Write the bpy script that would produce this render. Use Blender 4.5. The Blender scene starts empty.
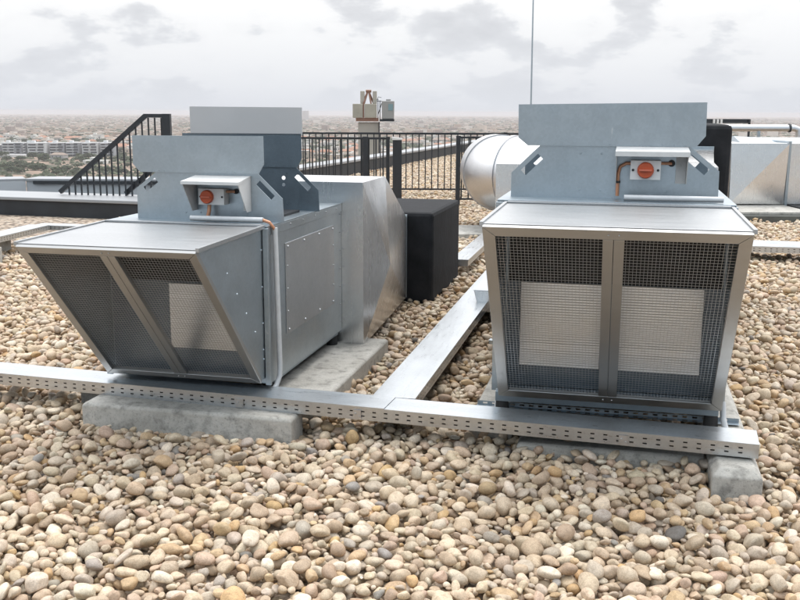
import bpy, bmesh, math, random
import numpy as np
from mathutils import Vector, Matrix
from mathutils.geometry import tessellate_polygon

rnd = random.Random(7)
S = bpy.context.scene
COL = S.collection
rad = math.radians

# ------------------------------------------------------------------ camera
H = 1.5
FPX, PITCH, ROLL = 957.0, 0.194, 0.004
cam_d = bpy.data.cameras.new('camera')
cam_d.sensor_width = 36.0
cam_d.lens = 36.0 * FPX / 800.0
cam_d.clip_start = 0.05
cam_d.clip_end = 60000
cam = bpy.data.objects.new('camera', cam_d)
COL.objects.link(cam)
_r = Vector((1, 0, 0)); _f = Vector((0, math.cos(PITCH), -math.sin(PITCH))); _u = Vector((0, math.sin(PITCH), math.cos(PITCH)))
_R = math.cos(ROLL) * _r + math.sin(ROLL) * _u
_U = -math.sin(ROLL) * _r + math.cos(ROLL) * _u
cam.matrix_world = Matrix(((_R.x, _U.x, -_f.x, 0), (_R.y, _U.y, -_f.y, 0), (_R.z, _U.z, -_f.z, H), (0, 0, 0, 1)))
S.camera = cam

# ------------------------------------------------------------------ render look
S.render.engine = 'CYCLES'
S.view_settings.view_transform = 'Standard'
S.view_settings.look = 'None'
S.view_settings.exposure = 0.0
S.view_settings.gamma = 1.0
S.view_settings.use_curve_mapping = False
S.cycles.use_denoising = True
try:
    S.cycles.denoiser = 'OPENIMAGEDENOISE'
except Exception:
    pass
S.cycles.max_bounces = 8
S.cycles.diffuse_bounces = 3
S.cycles.glossy_bounces = 4
S.cycles.volume_bounces = 1
S.cycles.caustics_reflective = False
S.cycles.caustics_refractive = False

# ------------------------------------------------------------------ sky and sun
ZENITH = 2.45
SUN_EL, SUN_AZ = 70.0, 25.0      # azimuth from +Y towards +X (degrees)
W = bpy.data.worlds.new('World'); S.world = W; W.use_nodes = True
nt = W.node_tree; nt.nodes.clear()
def N(t, typ, **kw):
    n = t.nodes.new(typ)
    for k, v in kw.items():
        setattr(n, k, v)
    return n
out = N(nt, 'ShaderNodeOutputWorld'); bg = N(nt, 'ShaderNodeBackground')
bg.inputs['Strength'].default_value = 0.1
sky = N(nt, 'ShaderNodeTexSky', sky_type='NISHITA', sun_disc=False, sun_elevation=rad(SUN_EL), sun_rotation=rad(SUN_AZ))
sky.air_density = 1.0; sky.dust_density = 2.0
tc = N(nt, 'ShaderNodeTexCoord')
sep = N(nt, 'ShaderNodeSeparateXYZ'); nt.links.new(tc.outputs['Generated'], sep.inputs[0])
def M(t, op, a, b=None, clamp=False):
    n = N(t, 'ShaderNodeMath', operation=op, use_clamp=clamp)
    for i, v in enumerate((a, b)):
        if v is None: continue
        if isinstance(v, (int, float)): n.inputs[i].default_value = v
        else: t.links.new(v, n.inputs[i])
    return n.outputs[0]
def ramp(t, fac, stops, interp='LINEAR'):
    n = N(t, 'ShaderNodeValToRGB'); n.color_ramp.interpolation = interp
    e = n.color_ramp.elements
    while len(e) < len(stops): e.new(0.5)
    for el, (p, c) in zip(e, stops):
        el.position = p
        el.color = (c[0], c[1], c[2], 1) if not isinstance(c, (int, float)) else (c, c, c, 1)
    t.links.new(fac, n.inputs[0]); return n.outputs[0]
def mixc(t, fac, a, b, mode='MIX'):
    n = N(t, 'ShaderNodeMix', data_type='RGBA', blend_type=mode)
    for s, v in ((n.inputs[0], fac), (n.inputs[6], a), (n.inputs[7], b)):
        if isinstance(v, (int, float)): s.default_value = v
        elif isinstance(v, (tuple, list)): s.default_value = (v[0], v[1], v[2], 1)
        else: t.links.new(v, s)
    return n.outputs[2]
zc = M(nt, 'MAXIMUM', sep.outputs[2], 0.0)
den = M(nt, 'ADD', zc, 0.40)
cx = M(nt, 'DIVIDE', sep.outputs[0], den); cy = M(nt, 'DIVIDE', sep.outputs[1], den)
cmb = N(nt, 'ShaderNodeCombineXYZ'); nt.links.new(cx, cmb.inputs[0]); nt.links.new(cy, cmb.inputs[1])
cmb.inputs[2].default_value = 3.7
def noise(t, vec, scale, detail=6.0, rough=0.55, dist=0.0):
    n = N(t, 'ShaderNodeTexNoise'); n.inputs['Scale'].default_value = scale
    n.inputs['Detail'].default_value = detail; n.inputs['Roughness'].default_value = rough
    n.inputs['Distortion'].default_value = dist
    if vec is not None: t.links.new(vec, n.inputs['Vector'])
    return n
c1 = noise(nt, cmb.outputs[0], 5.6, 10.0, 0.56, 0.1).outputs[0]
c2 = noise(nt, cmb.outputs[0], 1.4, 3.0, 0.5).outputs[0]
cc = M(nt, 'ADD', M(nt, 'MULTIPLY', c1, 0.68), M(nt, 'MULTIPLY', c2, 0.32))
cloud = ramp(nt, cc, [(0.44, (10.7, 10.7, 10.7)), (0.50, (10.3, 10.3, 10.35)), (0.525, (9.1, 9.2, 9.4)), (0.555, (8.0, 8.1, 8.4)), (0.65, (6.9, 7.0, 7.3))])
hor = ramp(nt, zc, [(0.0, 1.0), (0.035, 0.65), (0.11, 0.0)])
cloud = mixc(nt, hor, cloud, (7.7, 8.0, 8.6))
# the sky behind the photographer: thicker, bluer cloud
back = ramp(nt, sep.outputs[1], [(0.0, 1.0), (0.35, 1.0), (0.5, 1.0)])
back = M(nt, 'MULTIPLY', M(nt, 'MULTIPLY', sep.outputs[1], -1.0), 1.6, clamp=True)
cloud = mixc(nt, back, cloud, (4.9, 5.55, 6.1))
# an overcast sky is brightest overhead
zen = ramp(nt, zc, [(0.0, 1.0), (0.16, 1.0), (0.45, 0.0)])
zb_ = N(nt, 'ShaderNodeMath', operation='MULTIPLY_ADD'); nt.links.new(zen, zb_.inputs[0]); zb_.inputs[1].default_value = 1.0 - ZENITH; zb_.inputs[2].default_value = ZENITH
vs_ = N(nt, 'ShaderNodeVectorMath', operation='SCALE'); nt.links.new(cloud, vs_.inputs[0]); nt.links.new(zb_.outputs[0], vs_.inputs['Scale'])
skyc = mixc(nt, 0.95, sky.outputs[0], vs_.outputs[0])
nt.links.new(skyc, bg.inputs[0]); nt.links.new(bg.outputs[0], out.inputs[0])

sun_d = bpy.data.lights.new('sun', 'SUN'); sun_d.energy = 1.5; sun_d.angle = rad(28); sun_d.color = (1.0, 0.95, 0.88)
sun = bpy.data.objects.new('sun', sun_d); COL.objects.link(sun)
az, el = rad(SUN_AZ), rad(SUN_EL)
sdir = Vector((math.sin(az) * math.cos(el), math.cos(az) * math.cos(el), math.sin(el)))
sun.rotation_euler = (-sdir).to_track_quat('-Z', 'Y').to_euler()
sun.location = (0, 0, 4)

# ------------------------------------------------------------------ materials
def newmat(name):
    m = bpy.data.materials.new(name); m.use_nodes = True
    b = m.node_tree.nodes['Principled BSDF']
    return m, m.node_tree, b
def simple(name, col, rough=0.5, metal=0.0, var=0.15, scale=20.0, bump=0.0, bscale=60.0, stretch=None, spec=None):
    m, t, b = newmat(name)
    tc = N(t, 'ShaderNodeTexCoord'); vec = tc.outputs['Object']
    if stretch:
        mp = N(t, 'ShaderNodeMapping'); mp.inputs['Scale'].default_value = stretch
        t.links.new(vec, mp.inputs[0]); vec = mp.outputs[0]
    n = noise(t, vec, scale, 5.0, 0.6)
    lo = [c * (1 - var) for c in col]; hi = [min(1, c * (1 + var)) for c in col]
    t.links.new(ramp(t, n.outputs[0], [(0.3, lo), (0.7, hi)]), b.inputs['Base Color'])
    b.inputs['Metallic'].default_value = metal
    rr = ramp(t, n.outputs[0], [(0.3, max(0, rough - 0.06)), (0.7, min(1, rough + 0.06))])
    t.links.new(rr, b.inputs['Roughness'])
    if spec is not None: b.inputs['Specular IOR Level'].default_value = spec
    if bump:
        n2 = noise(t, vec, bscale, 4.0, 0.6); bp = N(t, 'ShaderNodeBump'); bp.inputs['Strength'].default_value = bump
        bp.inputs['Distance'].default_value = 0.004
        t.links.new(n2.outputs[0], bp.inputs['Height']); t.links.new(bp.outputs[0], b.inputs['Normal'])
    return m
def galv(name, col, rough=0.38, metal=0.9, streak=(1, 1, 1), wave=0.25, stain=0.10, scuff=0.88, rv=1.0, smudge=0.55):
    m, t, b = newmat(name)
    tc = N(t, 'ShaderNodeTexCoord'); vec = tc.outputs['Object']
    v = N(t, 'ShaderNodeTexVoronoi'); v.inputs['Scale'].default_value = 90; t.links.new(vec, v.inputs['Vector'])
    mp = N(t, 'ShaderNodeMapping'); mp.inputs['Scale'].default_value = streak; t.links.new(vec, mp.inputs[0])
    n = noise(t, mp.outputs[0], 3.0, 8.0, 0.65)
    base = ramp(t, n.outputs[0], [(0.3, [c * (1 - stain) for c in col]), (0.55, col), (0.75, [min(1, c * (1 + stain * .7)) for c in col])])
    sp = ramp(t, v.outputs['Color'], [(0.0, 0.94), (1.0, 1.03)])
    # a few scuffs and dried drips
    n3 = noise(t, mp.outputs[0], 11.0, 10.0, 0.75)
    sc = ramp(t, n3.outputs[0], [(0.62, 1.0), (0.72, scuff)])
    base = mixc(t, 1.0, base, sp, 'MULTIPLY'); base = mixc(t, 1.0, base, sc, 'MULTIPLY')
    # sparse pale smudges: dried splashes and droppings
    n4 = noise(t, vec, 13.0, 3.0, 0.5, 0.6); sm = ramp(t, n4.outputs[0], [(0.765, 0.0), (0.785, smudge)])
    base = mixc(t, sm, base, (0.72, 0.72, 0.70))
    t.links.new(M(t, 'SUBTRACT', metal, M(t, 'MULTIPLY', sm, 0.7)), b.inputs['Metallic'])
    t.links.new(base, b.inputs['Base Color'])
    t.links.new(ramp(t, n3.outputs[0], [(0.3, rough - 0.07 * rv), (0.7, rough + 0.12 * rv)]), b.inputs['Roughness'])
    n2 = noise(t, vec, 2.2, 2.0, 0.5); bp = N(t, 'ShaderNodeBump'); bp.inputs['Strength'].default_value = wave
    bp.inputs['Distance'].default_value = 0.02
    t.links.new(n2.outputs[0], bp.inputs['Height']); t.links.new(bp.outputs[0], b.inputs['Normal'])
    return m
GALV = galv('galvanised_steel', (0.43, 0.485, 0.525), 0.34, stain=0.10, smudge=0.35)
GALVTOP = galv('galvanised_hood', (0.44, 0.45, 0.46), 0.42, streak=(0.35, 2, 2), stain=0.07, scuff=0.96, rv=0.5, smudge=0.2)
GALVDUCT = galv('bright_duct_sheet', (0.80, 0.80, 0.80), 0.26, 0.95, streak=(3, 3, 0.25), wave=0.45, stain=0.02, scuff=1.0, rv=0.2)
GALVBACK = galv('shaded_steel_baffle', (0.16, 0.20, 0.235), 0.40, 0.85)  # rear baffle copy of galvanised steel, shade between the plates put into its colour
CLAD = galv('aluminium_cladding', (0.62, 0.62, 0.63), 0.33, 1.0, wave=0.2, stain=0.03, scuff=1.0, rv=0.3)
TRAYM = galv('cable_tray_steel', (0.58, 0.61, 0.635), 0.30, 0.92, streak=(0.5, 4, 4), wave=0.15)
BASEM = galv('base_channel_steel', (0.34, 0.40, 0.45), 0.42, 0.85)
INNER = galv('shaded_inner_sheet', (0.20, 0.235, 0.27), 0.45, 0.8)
ALU = simple('brushed_aluminium_frame', (0.43, 0.435, 0.435), 0.40, 0.9, 0.03, 6.0, stretch=(1, 4, 4))
WIRE = simple('wire_mesh_steel', (0.54, 0.56, 0.58), 0.36, 0.9, 0.1)
BLACK = simple('black_interior', (0.018, 0.02, 0.024), 0.6, 0.0, 0.2)
COIL = simple('dark_coil_fins', (0.018, 0.02, 0.023), 0.45, 0.3, 0.3, 8.0, stretch=(1, 1, 90))
RUBBER = simple('black_rubber', (0.02, 0.02, 0.021), 0.7, 0.0, 0.2)
CLOTH = simple('black_insulation_cover', (0.026, 0.027, 0.030), 0.85, 0.0, 0.35, 7.0, 1.0, 14.0, spec=0.15)
CONC = None
PAINT = simple('white_grey_paint', (0.72, 0.72, 0.71), 0.45, 0.0, 0.06)
FLAPM = simple('pale_grey_flap', (0.50, 0.505, 0.515), 0.42, 0.0, 0.06, 2.0)  # flap is paler than the steel plate below it
PLASTIC = simple('pale_grey_plastic', (0.80, 0.80, 0.79), 0.4, 0.0, 0.04)
CONDUIT = simple('grey_conduit_plastic', (0.62, 0.635, 0.65), 0.42, 0.0, 0.08)
RED = simple('red_orange_plastic', (0.55, 0.095, 0.03), 0.38, 0.0, 0.12)
REDBAR = simple('light_red_plastic', (0.62, 0.16, 0.09), 0.4, 0.0, 0.1)
COPPER = simple('copper_sheath', (0.55, 0.27, 0.16), 0.45, 0.35, 0.2)
SCREW = simple('zinc_screw', (0.55, 0.55, 0.55), 0.35, 0.9, 0.1)
DARKHOLE = simple('dark_grommet', (0.012, 0.012, 0.013), 0.5)
RAIL = simple('dark_painted_railing', (0.020, 0.024, 0.030), 0.45, 0.0, 0.2)
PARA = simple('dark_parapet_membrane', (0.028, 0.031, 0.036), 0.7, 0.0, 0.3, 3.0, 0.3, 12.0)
COPING = simple('pale_metal_coping', (0.32, 0.33, 0.345), 0.5, 0.2, 0.08, 1.5)
LGREY = simple('light_grey_render', (0.42, 0.44, 0.46), 0.8, 0.0, 0.08, 1.0)
LABELBLUE = simple('blue_sticker', (0.03, 0.09, 0.35), 0.5, 0.0, 0.1)
def concrete():
    m, t, b = newmat('weathered_concrete')
    tc = N(t, 'ShaderNodeTexCoord'); vec = tc.outputs['Object']
    n = noise(t, vec, 5.0, 8.0, 0.65); n2 = noise(t, vec, 90.0, 4.0, 0.7); n3 = noise(t, vec, 14.0, 6.0, 0.6)
    base = ramp(t, n.outputs[0], [(0.3, (0.33, 0.315, 0.285)), (0.5, (0.46, 0.445, 0.41)), (0.72, (0.56, 0.545, 0.51))])
    base = mixc(t, 1.0, base, ramp(t, n2.outputs[0], [(0.30, 0.55), (0.42, 0.95), (0.6, 1.04)]), 'MULTIPLY')
    base = mixc(t, 1.0, base, ramp(t, n3.outputs[0], [(0.50, 1.0), (0.66, 0.62)]), 'MULTIPLY')
    t.links.new(base, b.inputs['Base Color']); b.inputs['Roughness'].default_value = 0.9
    bp = N(t, 'ShaderNodeBump'); bp.inputs['Strength'].default_value = 0.6; bp.inputs['Distance'].default_value = 0.004
    t.links.new(n2.outputs[0], bp.inputs['Height']); t.links.new(bp.outputs[0], b.inputs['Normal'])
    return m
CONC = concrete()
LOUV = simple('pale_louvre_filter', (0.74, 0.78, 0.82), 0.34, 1.0, 0.05, 5.0)

# ------------------------------------------------------------------ mesh builder
class MB:
    def __init__(s): s.v = []; s.f = []; s.mi = []; s.m = 0
    def add(s, vs, fs, fn=None):
        o = len(s.v)
        s.v += [tuple(fn(*p)) if fn else tuple(p) for p in vs]
        s.f += [tuple(i + o for i in f) for f in fs]; s.mi += [s.m] * len(fs)
        return s
    def box(s, x0, x1, y0, y1, z0, z1, fn=None):
        vs = [(x, y, z) for z in (z0, z1) for y in (y0, y1) for x in (x0, x1)]
        return s.add(vs, [(0, 2, 3, 1), (4, 5, 7, 6), (0, 1, 5, 4), (2, 6, 7, 3), (0, 4, 6, 2), (1, 3, 7, 5)], fn)
    def tube(s, pts, r, n=10, cap=True):
        pts = [Vector(p) for p in pts]; rings = []
        rs = r if isinstance(r, (list, tuple)) else [r] * len(pts)
        up = Vector((0, 0, 1)); o = len(s.v)
        for i, p in enumerate(pts):
            d = (pts[min(i + 1, len(pts) - 1)] - pts[max(i - 1, 0)]).normalized()
            if i == 0:
                a = d.cross(up if abs(d.z) < 0.9 else Vector((1, 0, 0))).normalized()
            else:
                a = (a - d * a.dot(d)).normalized()
            b = d.cross(a)
            for k in range(n):
                th = 2 * math.pi * k / n
                s.v.append(tuple(p + (a * math.cos(th) + b * math.sin(th)) * rs[i]))
        for i in range(len(pts) - 1):
            for k in range(n):
                s.f.append((o + i * n + k, o + i * n + (k + 1) % n, o + (i + 1) * n + (k + 1) % n, o + (i + 1) * n + k)); s.mi.append(s.m)
        if cap:
            s.f.append(tuple(o + k for k in reversed(range(n)))); s.mi.append(s.m)
            s.f.append(tuple(o + (len(pts) - 1) * n + k for k in range(n))); s.mi.append(s.m)
        return s
    def plate(s, outer, holes, a0, a1, fn):
        """polygon (u,v) with holes, extruded from depth a0 to a1; fn(u,a,v) -> point"""
        loops = [outer] + holes
        P = [p for l in loops for p in l]; n = len(P)
        tris = tessellate_polygon([[Vector((p[0], p[1], 0)) for p in l] for l in loops])
        vs = [(p[0], a0, p[1]) for p in P] + [(p[0], a1, p[1]) for p in P]
        fs = [tuple(t) for t in tris] + [tuple(i + n for i in reversed(t)) for t in tris]
        o = 0
        for l in loops:
            for k in range(len(l)):
                a, b = o + k, o + (k + 1) % len(l); fs.append((a, b, b + n, a + n))
            o += len(l)
        return s.add(vs, fs, fn)
    def screw(s, p, ax, r=0.006):
        p = Vector(p); a = Vector(ax)
        return s.tube([p, p + a * r * 0.8], [r, r * 0.7], 8)

GRID = -0.229
ORIG = {}
def link(o, parent=None):
    COL.objects.link(o)
    if parent is not None: o.parent = parent
    return o
def g2w(p, yaw=GRID):
    c, s = math.cos(yaw), math.sin(yaw)
    return Vector((c * p[0] - s * p[1], s * p[0] + c * p[1], p[2]))
def tag(o, label=None, cat=None, group=None, kind=None):
    if label: o['label'] = label
    if cat: o['category'] = cat
    if group: o['group'] = group
    if kind: o['kind'] = kind
    return o
def thing(name, label, cat, org, yaw=GRID, group=None, world=False):
    o = bpy.data.objects.new(name, None); o.empty_display_size = 0.2
    link(o); o.location = Vector(org) if world else g2w(org, GRID if yaw == GRID else yaw)
    o.rotation_euler = (0, 0, 0 if world and yaw == GRID else yaw)
    ORIG[o.name] = Vector(org)
    return tag(o, label, cat, group)
def mesh_obj(name, mb, mats, parent=None, org=None, bevel=0.0, smooth=False, wn=True):
    """coordinates of mb are in the frame of the thing, before its origin is taken off"""
    if org is None: org = ORIG[parent.name] if parent is not None else Vector((0, 0, 0))
    me = bpy.data.meshes.new(name)
    me.from_pydata([(v[0] - org.x, v[1] - org.y, v[2] - org.z) for v in mb.v], [], mb.f)
    if not isinstance(mats, (list, tuple)): mats = [mats]
    for m in mats: me.materials.append(m)
    if len(mats) > 1: me.polygons.foreach_set('material_index', mb.mi)
    bm = bmesh.new(); bm.from_mesh(me); bmesh.ops.recalc_face_normals(bm, faces=bm.faces); bm.to_mesh(me); bm.free()
    if smooth:
        me.polygons.foreach_set('use_smooth', [True] * len(me.polygons))
        try: me.set_sharp_from_angle(angle=rad(40))
        except Exception: pass
    me.update()
    o = bpy.data.objects.new(name, me); link(o, parent); ORIG[o.name] = org
    if bevel:
        b = o.modifiers.new('bevel', 'BEVEL'); b.width = bevel; b.segments = 2; b.limit_method = 'ANGLE'; b.angle_limit = rad(40)
    return o
def single(name, mb, mats, label, cat, org, yaw=GRID, world=False, group=None, kind=None, **kw):
    o = mesh_obj(name, mb, mats, None, Vector(org), **kw)
    o.location = Vector(org) if world else g2w(org); o.rotation_euler = (0, 0, 0 if world else yaw)
    return tag(o, label, cat, group, kind)

# ------------------------------------------------------------------ large structure: roof, city ground
def flat_mat(name, stops, scale, detail=6):
    m, t, b = newmat(name); tc = N(t, 'ShaderNodeTexCoord')
    n = noise(t, tc.outputs['Object'], scale, detail, 0.6)
    t.links.new(ramp(t, n.outputs[0], stops), b.inputs['Base Color']); b.inputs['Roughness'].default_value = 0.95
    return m, t, b, tc
def gravel_far_mat():
    m, t, b = newmat('gravel_bed'); tc = N(t, 'ShaderNodeTexCoord')
    v = N(t, 'ShaderNodeTexVoronoi'); v.inputs['Scale'].default_value = 17; t.links.new(tc.outputs['Object'], v.inputs['Vector'])
    sp = N(t, 'ShaderNodeSeparateColor'); t.links.new(v.outputs['Color'], sp.inputs[0])
    col = ramp(t, sp.outputs[0], [(0.0, (0.22, 0.17, 0.13)), (0.3, (0.40, 0.31, 0.24)), (0.7, (0.50, 0.41, 0.32)), (1.0, (0.62, 0.54, 0.45))])
    col = mixc(t, 1.0, col, ramp(t, v.outputs['Distance'], [(0.35, 1.0), (0.75, 0.35)]), 'MULTIPLY')
    t.links.new(col, b.inputs['Base Color']); b.inputs['Roughness'].default_value = 0.9
    bp = N(t, 'ShaderNodeBump'); bp.inputs['Strength'].default_value = 0.8; bp.inputs['Distance'].default_value = 0.03; bp.invert = True
    t.links.new(v.outputs['Distance'], bp.inputs['Height']); t.links.new(bp.outputs[0], b.inputs['Normal'])
    return m
# the roof slab: a solid deck reaching down to the street
ROOF = [(-14, -3), (16, -3), (16, 46), (4.75, 46), (-3.35, 15.0), (-3.35, 13.75), (-14, 16.9)]
mb = MB()
n = len(ROOF)
mb.add([(x, y, -0.06) for x, y in ROOF] + [(x, y, -49.9) for x, y in ROOF],
       [tuple(range(n))] + [(k, k + n, (k + 1) % n + n, (k + 1) % n) for k in range(n)])
me_roof = mesh_obj('roof_deck', mb, gravel_far_mat()); tag(me_roof, kind='structure')
gm, t, b, tcg = flat_mat('city_ground', [(0.30, (0.05, 0.055, 0.032)), (0.44, (0.12, 0.10, 0.07)), (0.52, (0.24, 0.165, 0.12)), (0.68, (0.36, 0.27, 0.21))], 0.022, 10)
mb = MB(); R0 = 14000
mb.add([(-R0, -300, -50), (R0, -300, -50), (R0, R0, -50), (-R0, R0, -50)], [(0, 1, 2, 3)])
tag(mesh_obj('ground', mb, gm), kind='structure')

# terrace well and parapets on the left
def wall_run(name, pts, th, z0, z1, mat, label, cat, cop=None):
    """a wall along world points, th thick to the left of the run; optional coping child"""
    org = (pts[0][0], pts[0][1], z0)
    o = thing(name, label, cat, org, 0.0, world=True); o.rotation_euler = (0, 0, 0)
    mbw, mbc = MB(), MB()
    for (x0, y0), (x1, y1) in zip(pts, pts[1:]):
        d = Vector((x1 - x0, y1 - y0)); L = d.length; d /= L; nrm = Vector((-d.y, d.x))
        f = lambda u, w, z, d=d, nrm=nrm, x0=x0, y0=y0: (x0 + d.x * u + nrm.x * w, y0 + d.y * u + nrm.y * w, z)
        mbw.box(0, L, 0.04, th - 0.04, z0, z1, f)
        if cop: mbc.box(-0.01, L + 0.01, -0.0, th, z1 + 0.001, z1 + cop, f)
    mesh_obj('wall_face', mbw, mat, o)
    if cop: mesh_obj('coping', mbc, COPING, o, bevel=0.01)
    return o
wall_run('parapet', [(-13.5, 16.75), (-3.45, 13.75)], 0.95, -0.3, 0.17, PARA, 'low black parapet with a wide pale coping carrying the sloping stair railing', 'parapet', 0.05)
wall_run('parapet', [(-7.35, 18.85), (-2.3, 18.85)], 0.7, -1.6, 0.14, LGREY, 'light grey inner wall with pale coping across the sunken terrace', 'parapet', 0.05)
wall_run('parapet', [(-7.37, 18.9), (-13.5, 15.9)], -0.7, -1.6, 0.14, LGREY, 'grey terrace side wall with pale coping at the left edge of the photo', 'parapet', 0.05)
mbx = MB(); mbx.box(-7.2, -2.3, 18.83, 18.878, 0.085, 0.138)  # thin dark sheet paints in the shadow cast by the coping
single('coping_shadow_strip', mbx, PARA, 'dark strip painting the shadow under the coping of the grey terrace wall', 'painted shadow', (-4.8, 18.82, -0.14), world=True)
mbx = MB(); mbx.box(-13, -2.4, 14.9, 18.8, -1.7, -1.6)
tag(single('terrace_floor', mbx, LGREY, None, None, (-8, 17, -1.7), world=True), kind='structure')
wall_run('parapet', [(-3.38, 15.0), (4.72, 45.2)], 0.45, -0.3, 0.30, PARA, 'long dark parapet with a pale coping receding diagonally behind the railings', 'parapet', 0.06)

# ------------------------------------------------------------------ the pebbles (one mass of stones)
def stone_protos(sub, count, seed):
    bm = bmesh.new(); bmesh.ops.create_icosphere(bm, subdivisions=sub, radius=1.0)
    base = np.array([v.co[:] for v in bm.verts]); bm.verts.index_update()
    faces = np.array([[v.index for v in f.verts] for f in bm.faces]); bm.free()
    rg = np.random.default_rng(seed); outp = []
    for k in range(count):
        v = base.copy(); r = np.ones(len(v))
        for q in range(5):
            d = rg.normal(size=3); d /= np.linalg.norm(d); fr = rg.uniform(0.9, 2.6)
            r += rg.uniform(0.03, 0.10) / (1 + 0.25 * q) * np.sin(fr * (v @ d) * 1.7 + rg.uniform(0, 6.28))
        v = v * r[:, None]
        for q in range(rg.integers(2, 6)):       # worn flat facets
            d = rg.normal(size=3); d /= np.linalg.norm(d); h = rg.uniform(0.60, 0.88)
            e = v @ d - h; v = v - np.where(e > 0, e * 0.72, 0)[:, None] * d
        outp.append(v)
    return outp, faces
def pack_tile(T, res, seed):
    """stones dropped one by one on a height map that wraps round; returns pos, axes, rotation"""
    rg = np.random.default_rng(seed); n = int(T / res); Hm = np.zeros((n, n)); own = -np.ones((n, n), int)
    st = []
    target = 0.050; k = 0
    while True:
        if k % 200 == 0 and k > 400 and np.percentile(Hm, 12) > target * 0.62: break
        if k > 60000: break
        a = float(np.clip(rg.lognormal(math.log(0.0188), 0.40), 0.0075, 0.040)); b_ = a * rg.uniform(0.55, 0.95); c = a * rg.uniform(0.36, 0.74)
        c = min(c, b_)
        yaw = rg.uniform(0, 6.283); tx, ty = rg.normal(0, 0.30, 2)
        if rg.random() < 0.12: tx += rg.uniform(0.4, 1.1)
        cz, sz = math.cos(yaw), math.sin(yaw); cx_, sx_ = math.cos(tx), math.sin(tx); cy_, sy_ = math.cos(ty), math.sin(ty)
        Rz = np.array([[cz, -sz, 0], [sz, cz, 0], [0, 0, 1]]); Rx = np.array([[1, 0, 0], [0, cx_, -sx_], [0, sx_, cx_]]); Ry = np.array([[cy_, 0, sy_], [0, 1, 0], [-sy_, 0, cy_]])
        Rm = Rz @ Ry @ Rx; Q = Rm @ np.diag([1 / a ** 2, 1 / b_ ** 2, 1 / c ** 2]) @ Rm.T
        q = int(a / res) + 1; ax = np.arange(-q, q + 1) * res; X, Y = np.meshgrid(ax, ax, indexing='ij')
        B = Q[0, 2] * X + Q[1, 2] * Y; D = B ** 2 - Q[2, 2] * (Q[0, 0] * X ** 2 + 2 * Q[0, 1] * X * Y + Q[1, 1] * Y ** 2 - 1)
        msk = D > 0; sq = np.sqrt(np.where(msk, D, 0)); lo = (-B - sq) / Q[2, 2]; hi = (-B + sq) / Q[2, 2]
        best = None
        for tr in range(7):
            i, j = rg.integers(0, n, 2); I = (i + np.arange(-q, q + 1)) % n; J = (j + np.arange(-q, q + 1)) % n
            h = Hm[np.ix_(I, J)]; dz = (h - lo)[msk]
            z = np.partition(dz, int(len(dz) * 0.93))[int(len(dz) * 0.93)]
            if best is None or z < best[0]: best = (z, i, j, I, J, h)
        z, i, j, I, J, h = best; z = max(z, c * 0.6)
        top = z + hi; up = msk & (top > h)
        Hm[np.ix_(I, J)] = np.where(up, top, h)
        oo = own[np.ix_(I, J)]; oo[up] = k; own[np.ix_(I, J)] = oo
        st.append((i * res, j * res, z, a, b_, c, Rm)); k += 1
    cnt = np.bincount(own[own >= 0], minlength=k)
    lvl = Hm.mean()
    keep = [m for m in range(k) if cnt[m] * res * res > 0.06 * math.pi * st[m][3] * st[m][4]]
    return [st[m] for m in keep], lvl
TILE = 2.8
tile, lvl = pack_tile(TILE, 0.004, 5)
PAL = np.array([(0.58, 0.49, 0.39), (0.52, 0.42, 0.33), (0.64, 0.56, 0.46), (0.46, 0.36, 0.28), (0.55, 0.42, 0.28), (0.56, 0.40, 0.23),
                (0.42, 0.39, 0.36), (0.32, 0.31, 0.31), (0.72, 0.66, 0.58), (0.55, 0.43, 0.35), (0.46, 0.34, 0.26), (0.18, 0.175, 0.17), (0.54, 0.48, 0.42)])
PW = np.array([24, 15, 22, 3, 9, 2.5, 1.8, 0.8, 10, 6, 1.6, 0.3, 14], float); PW /= PW.sum()
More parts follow.
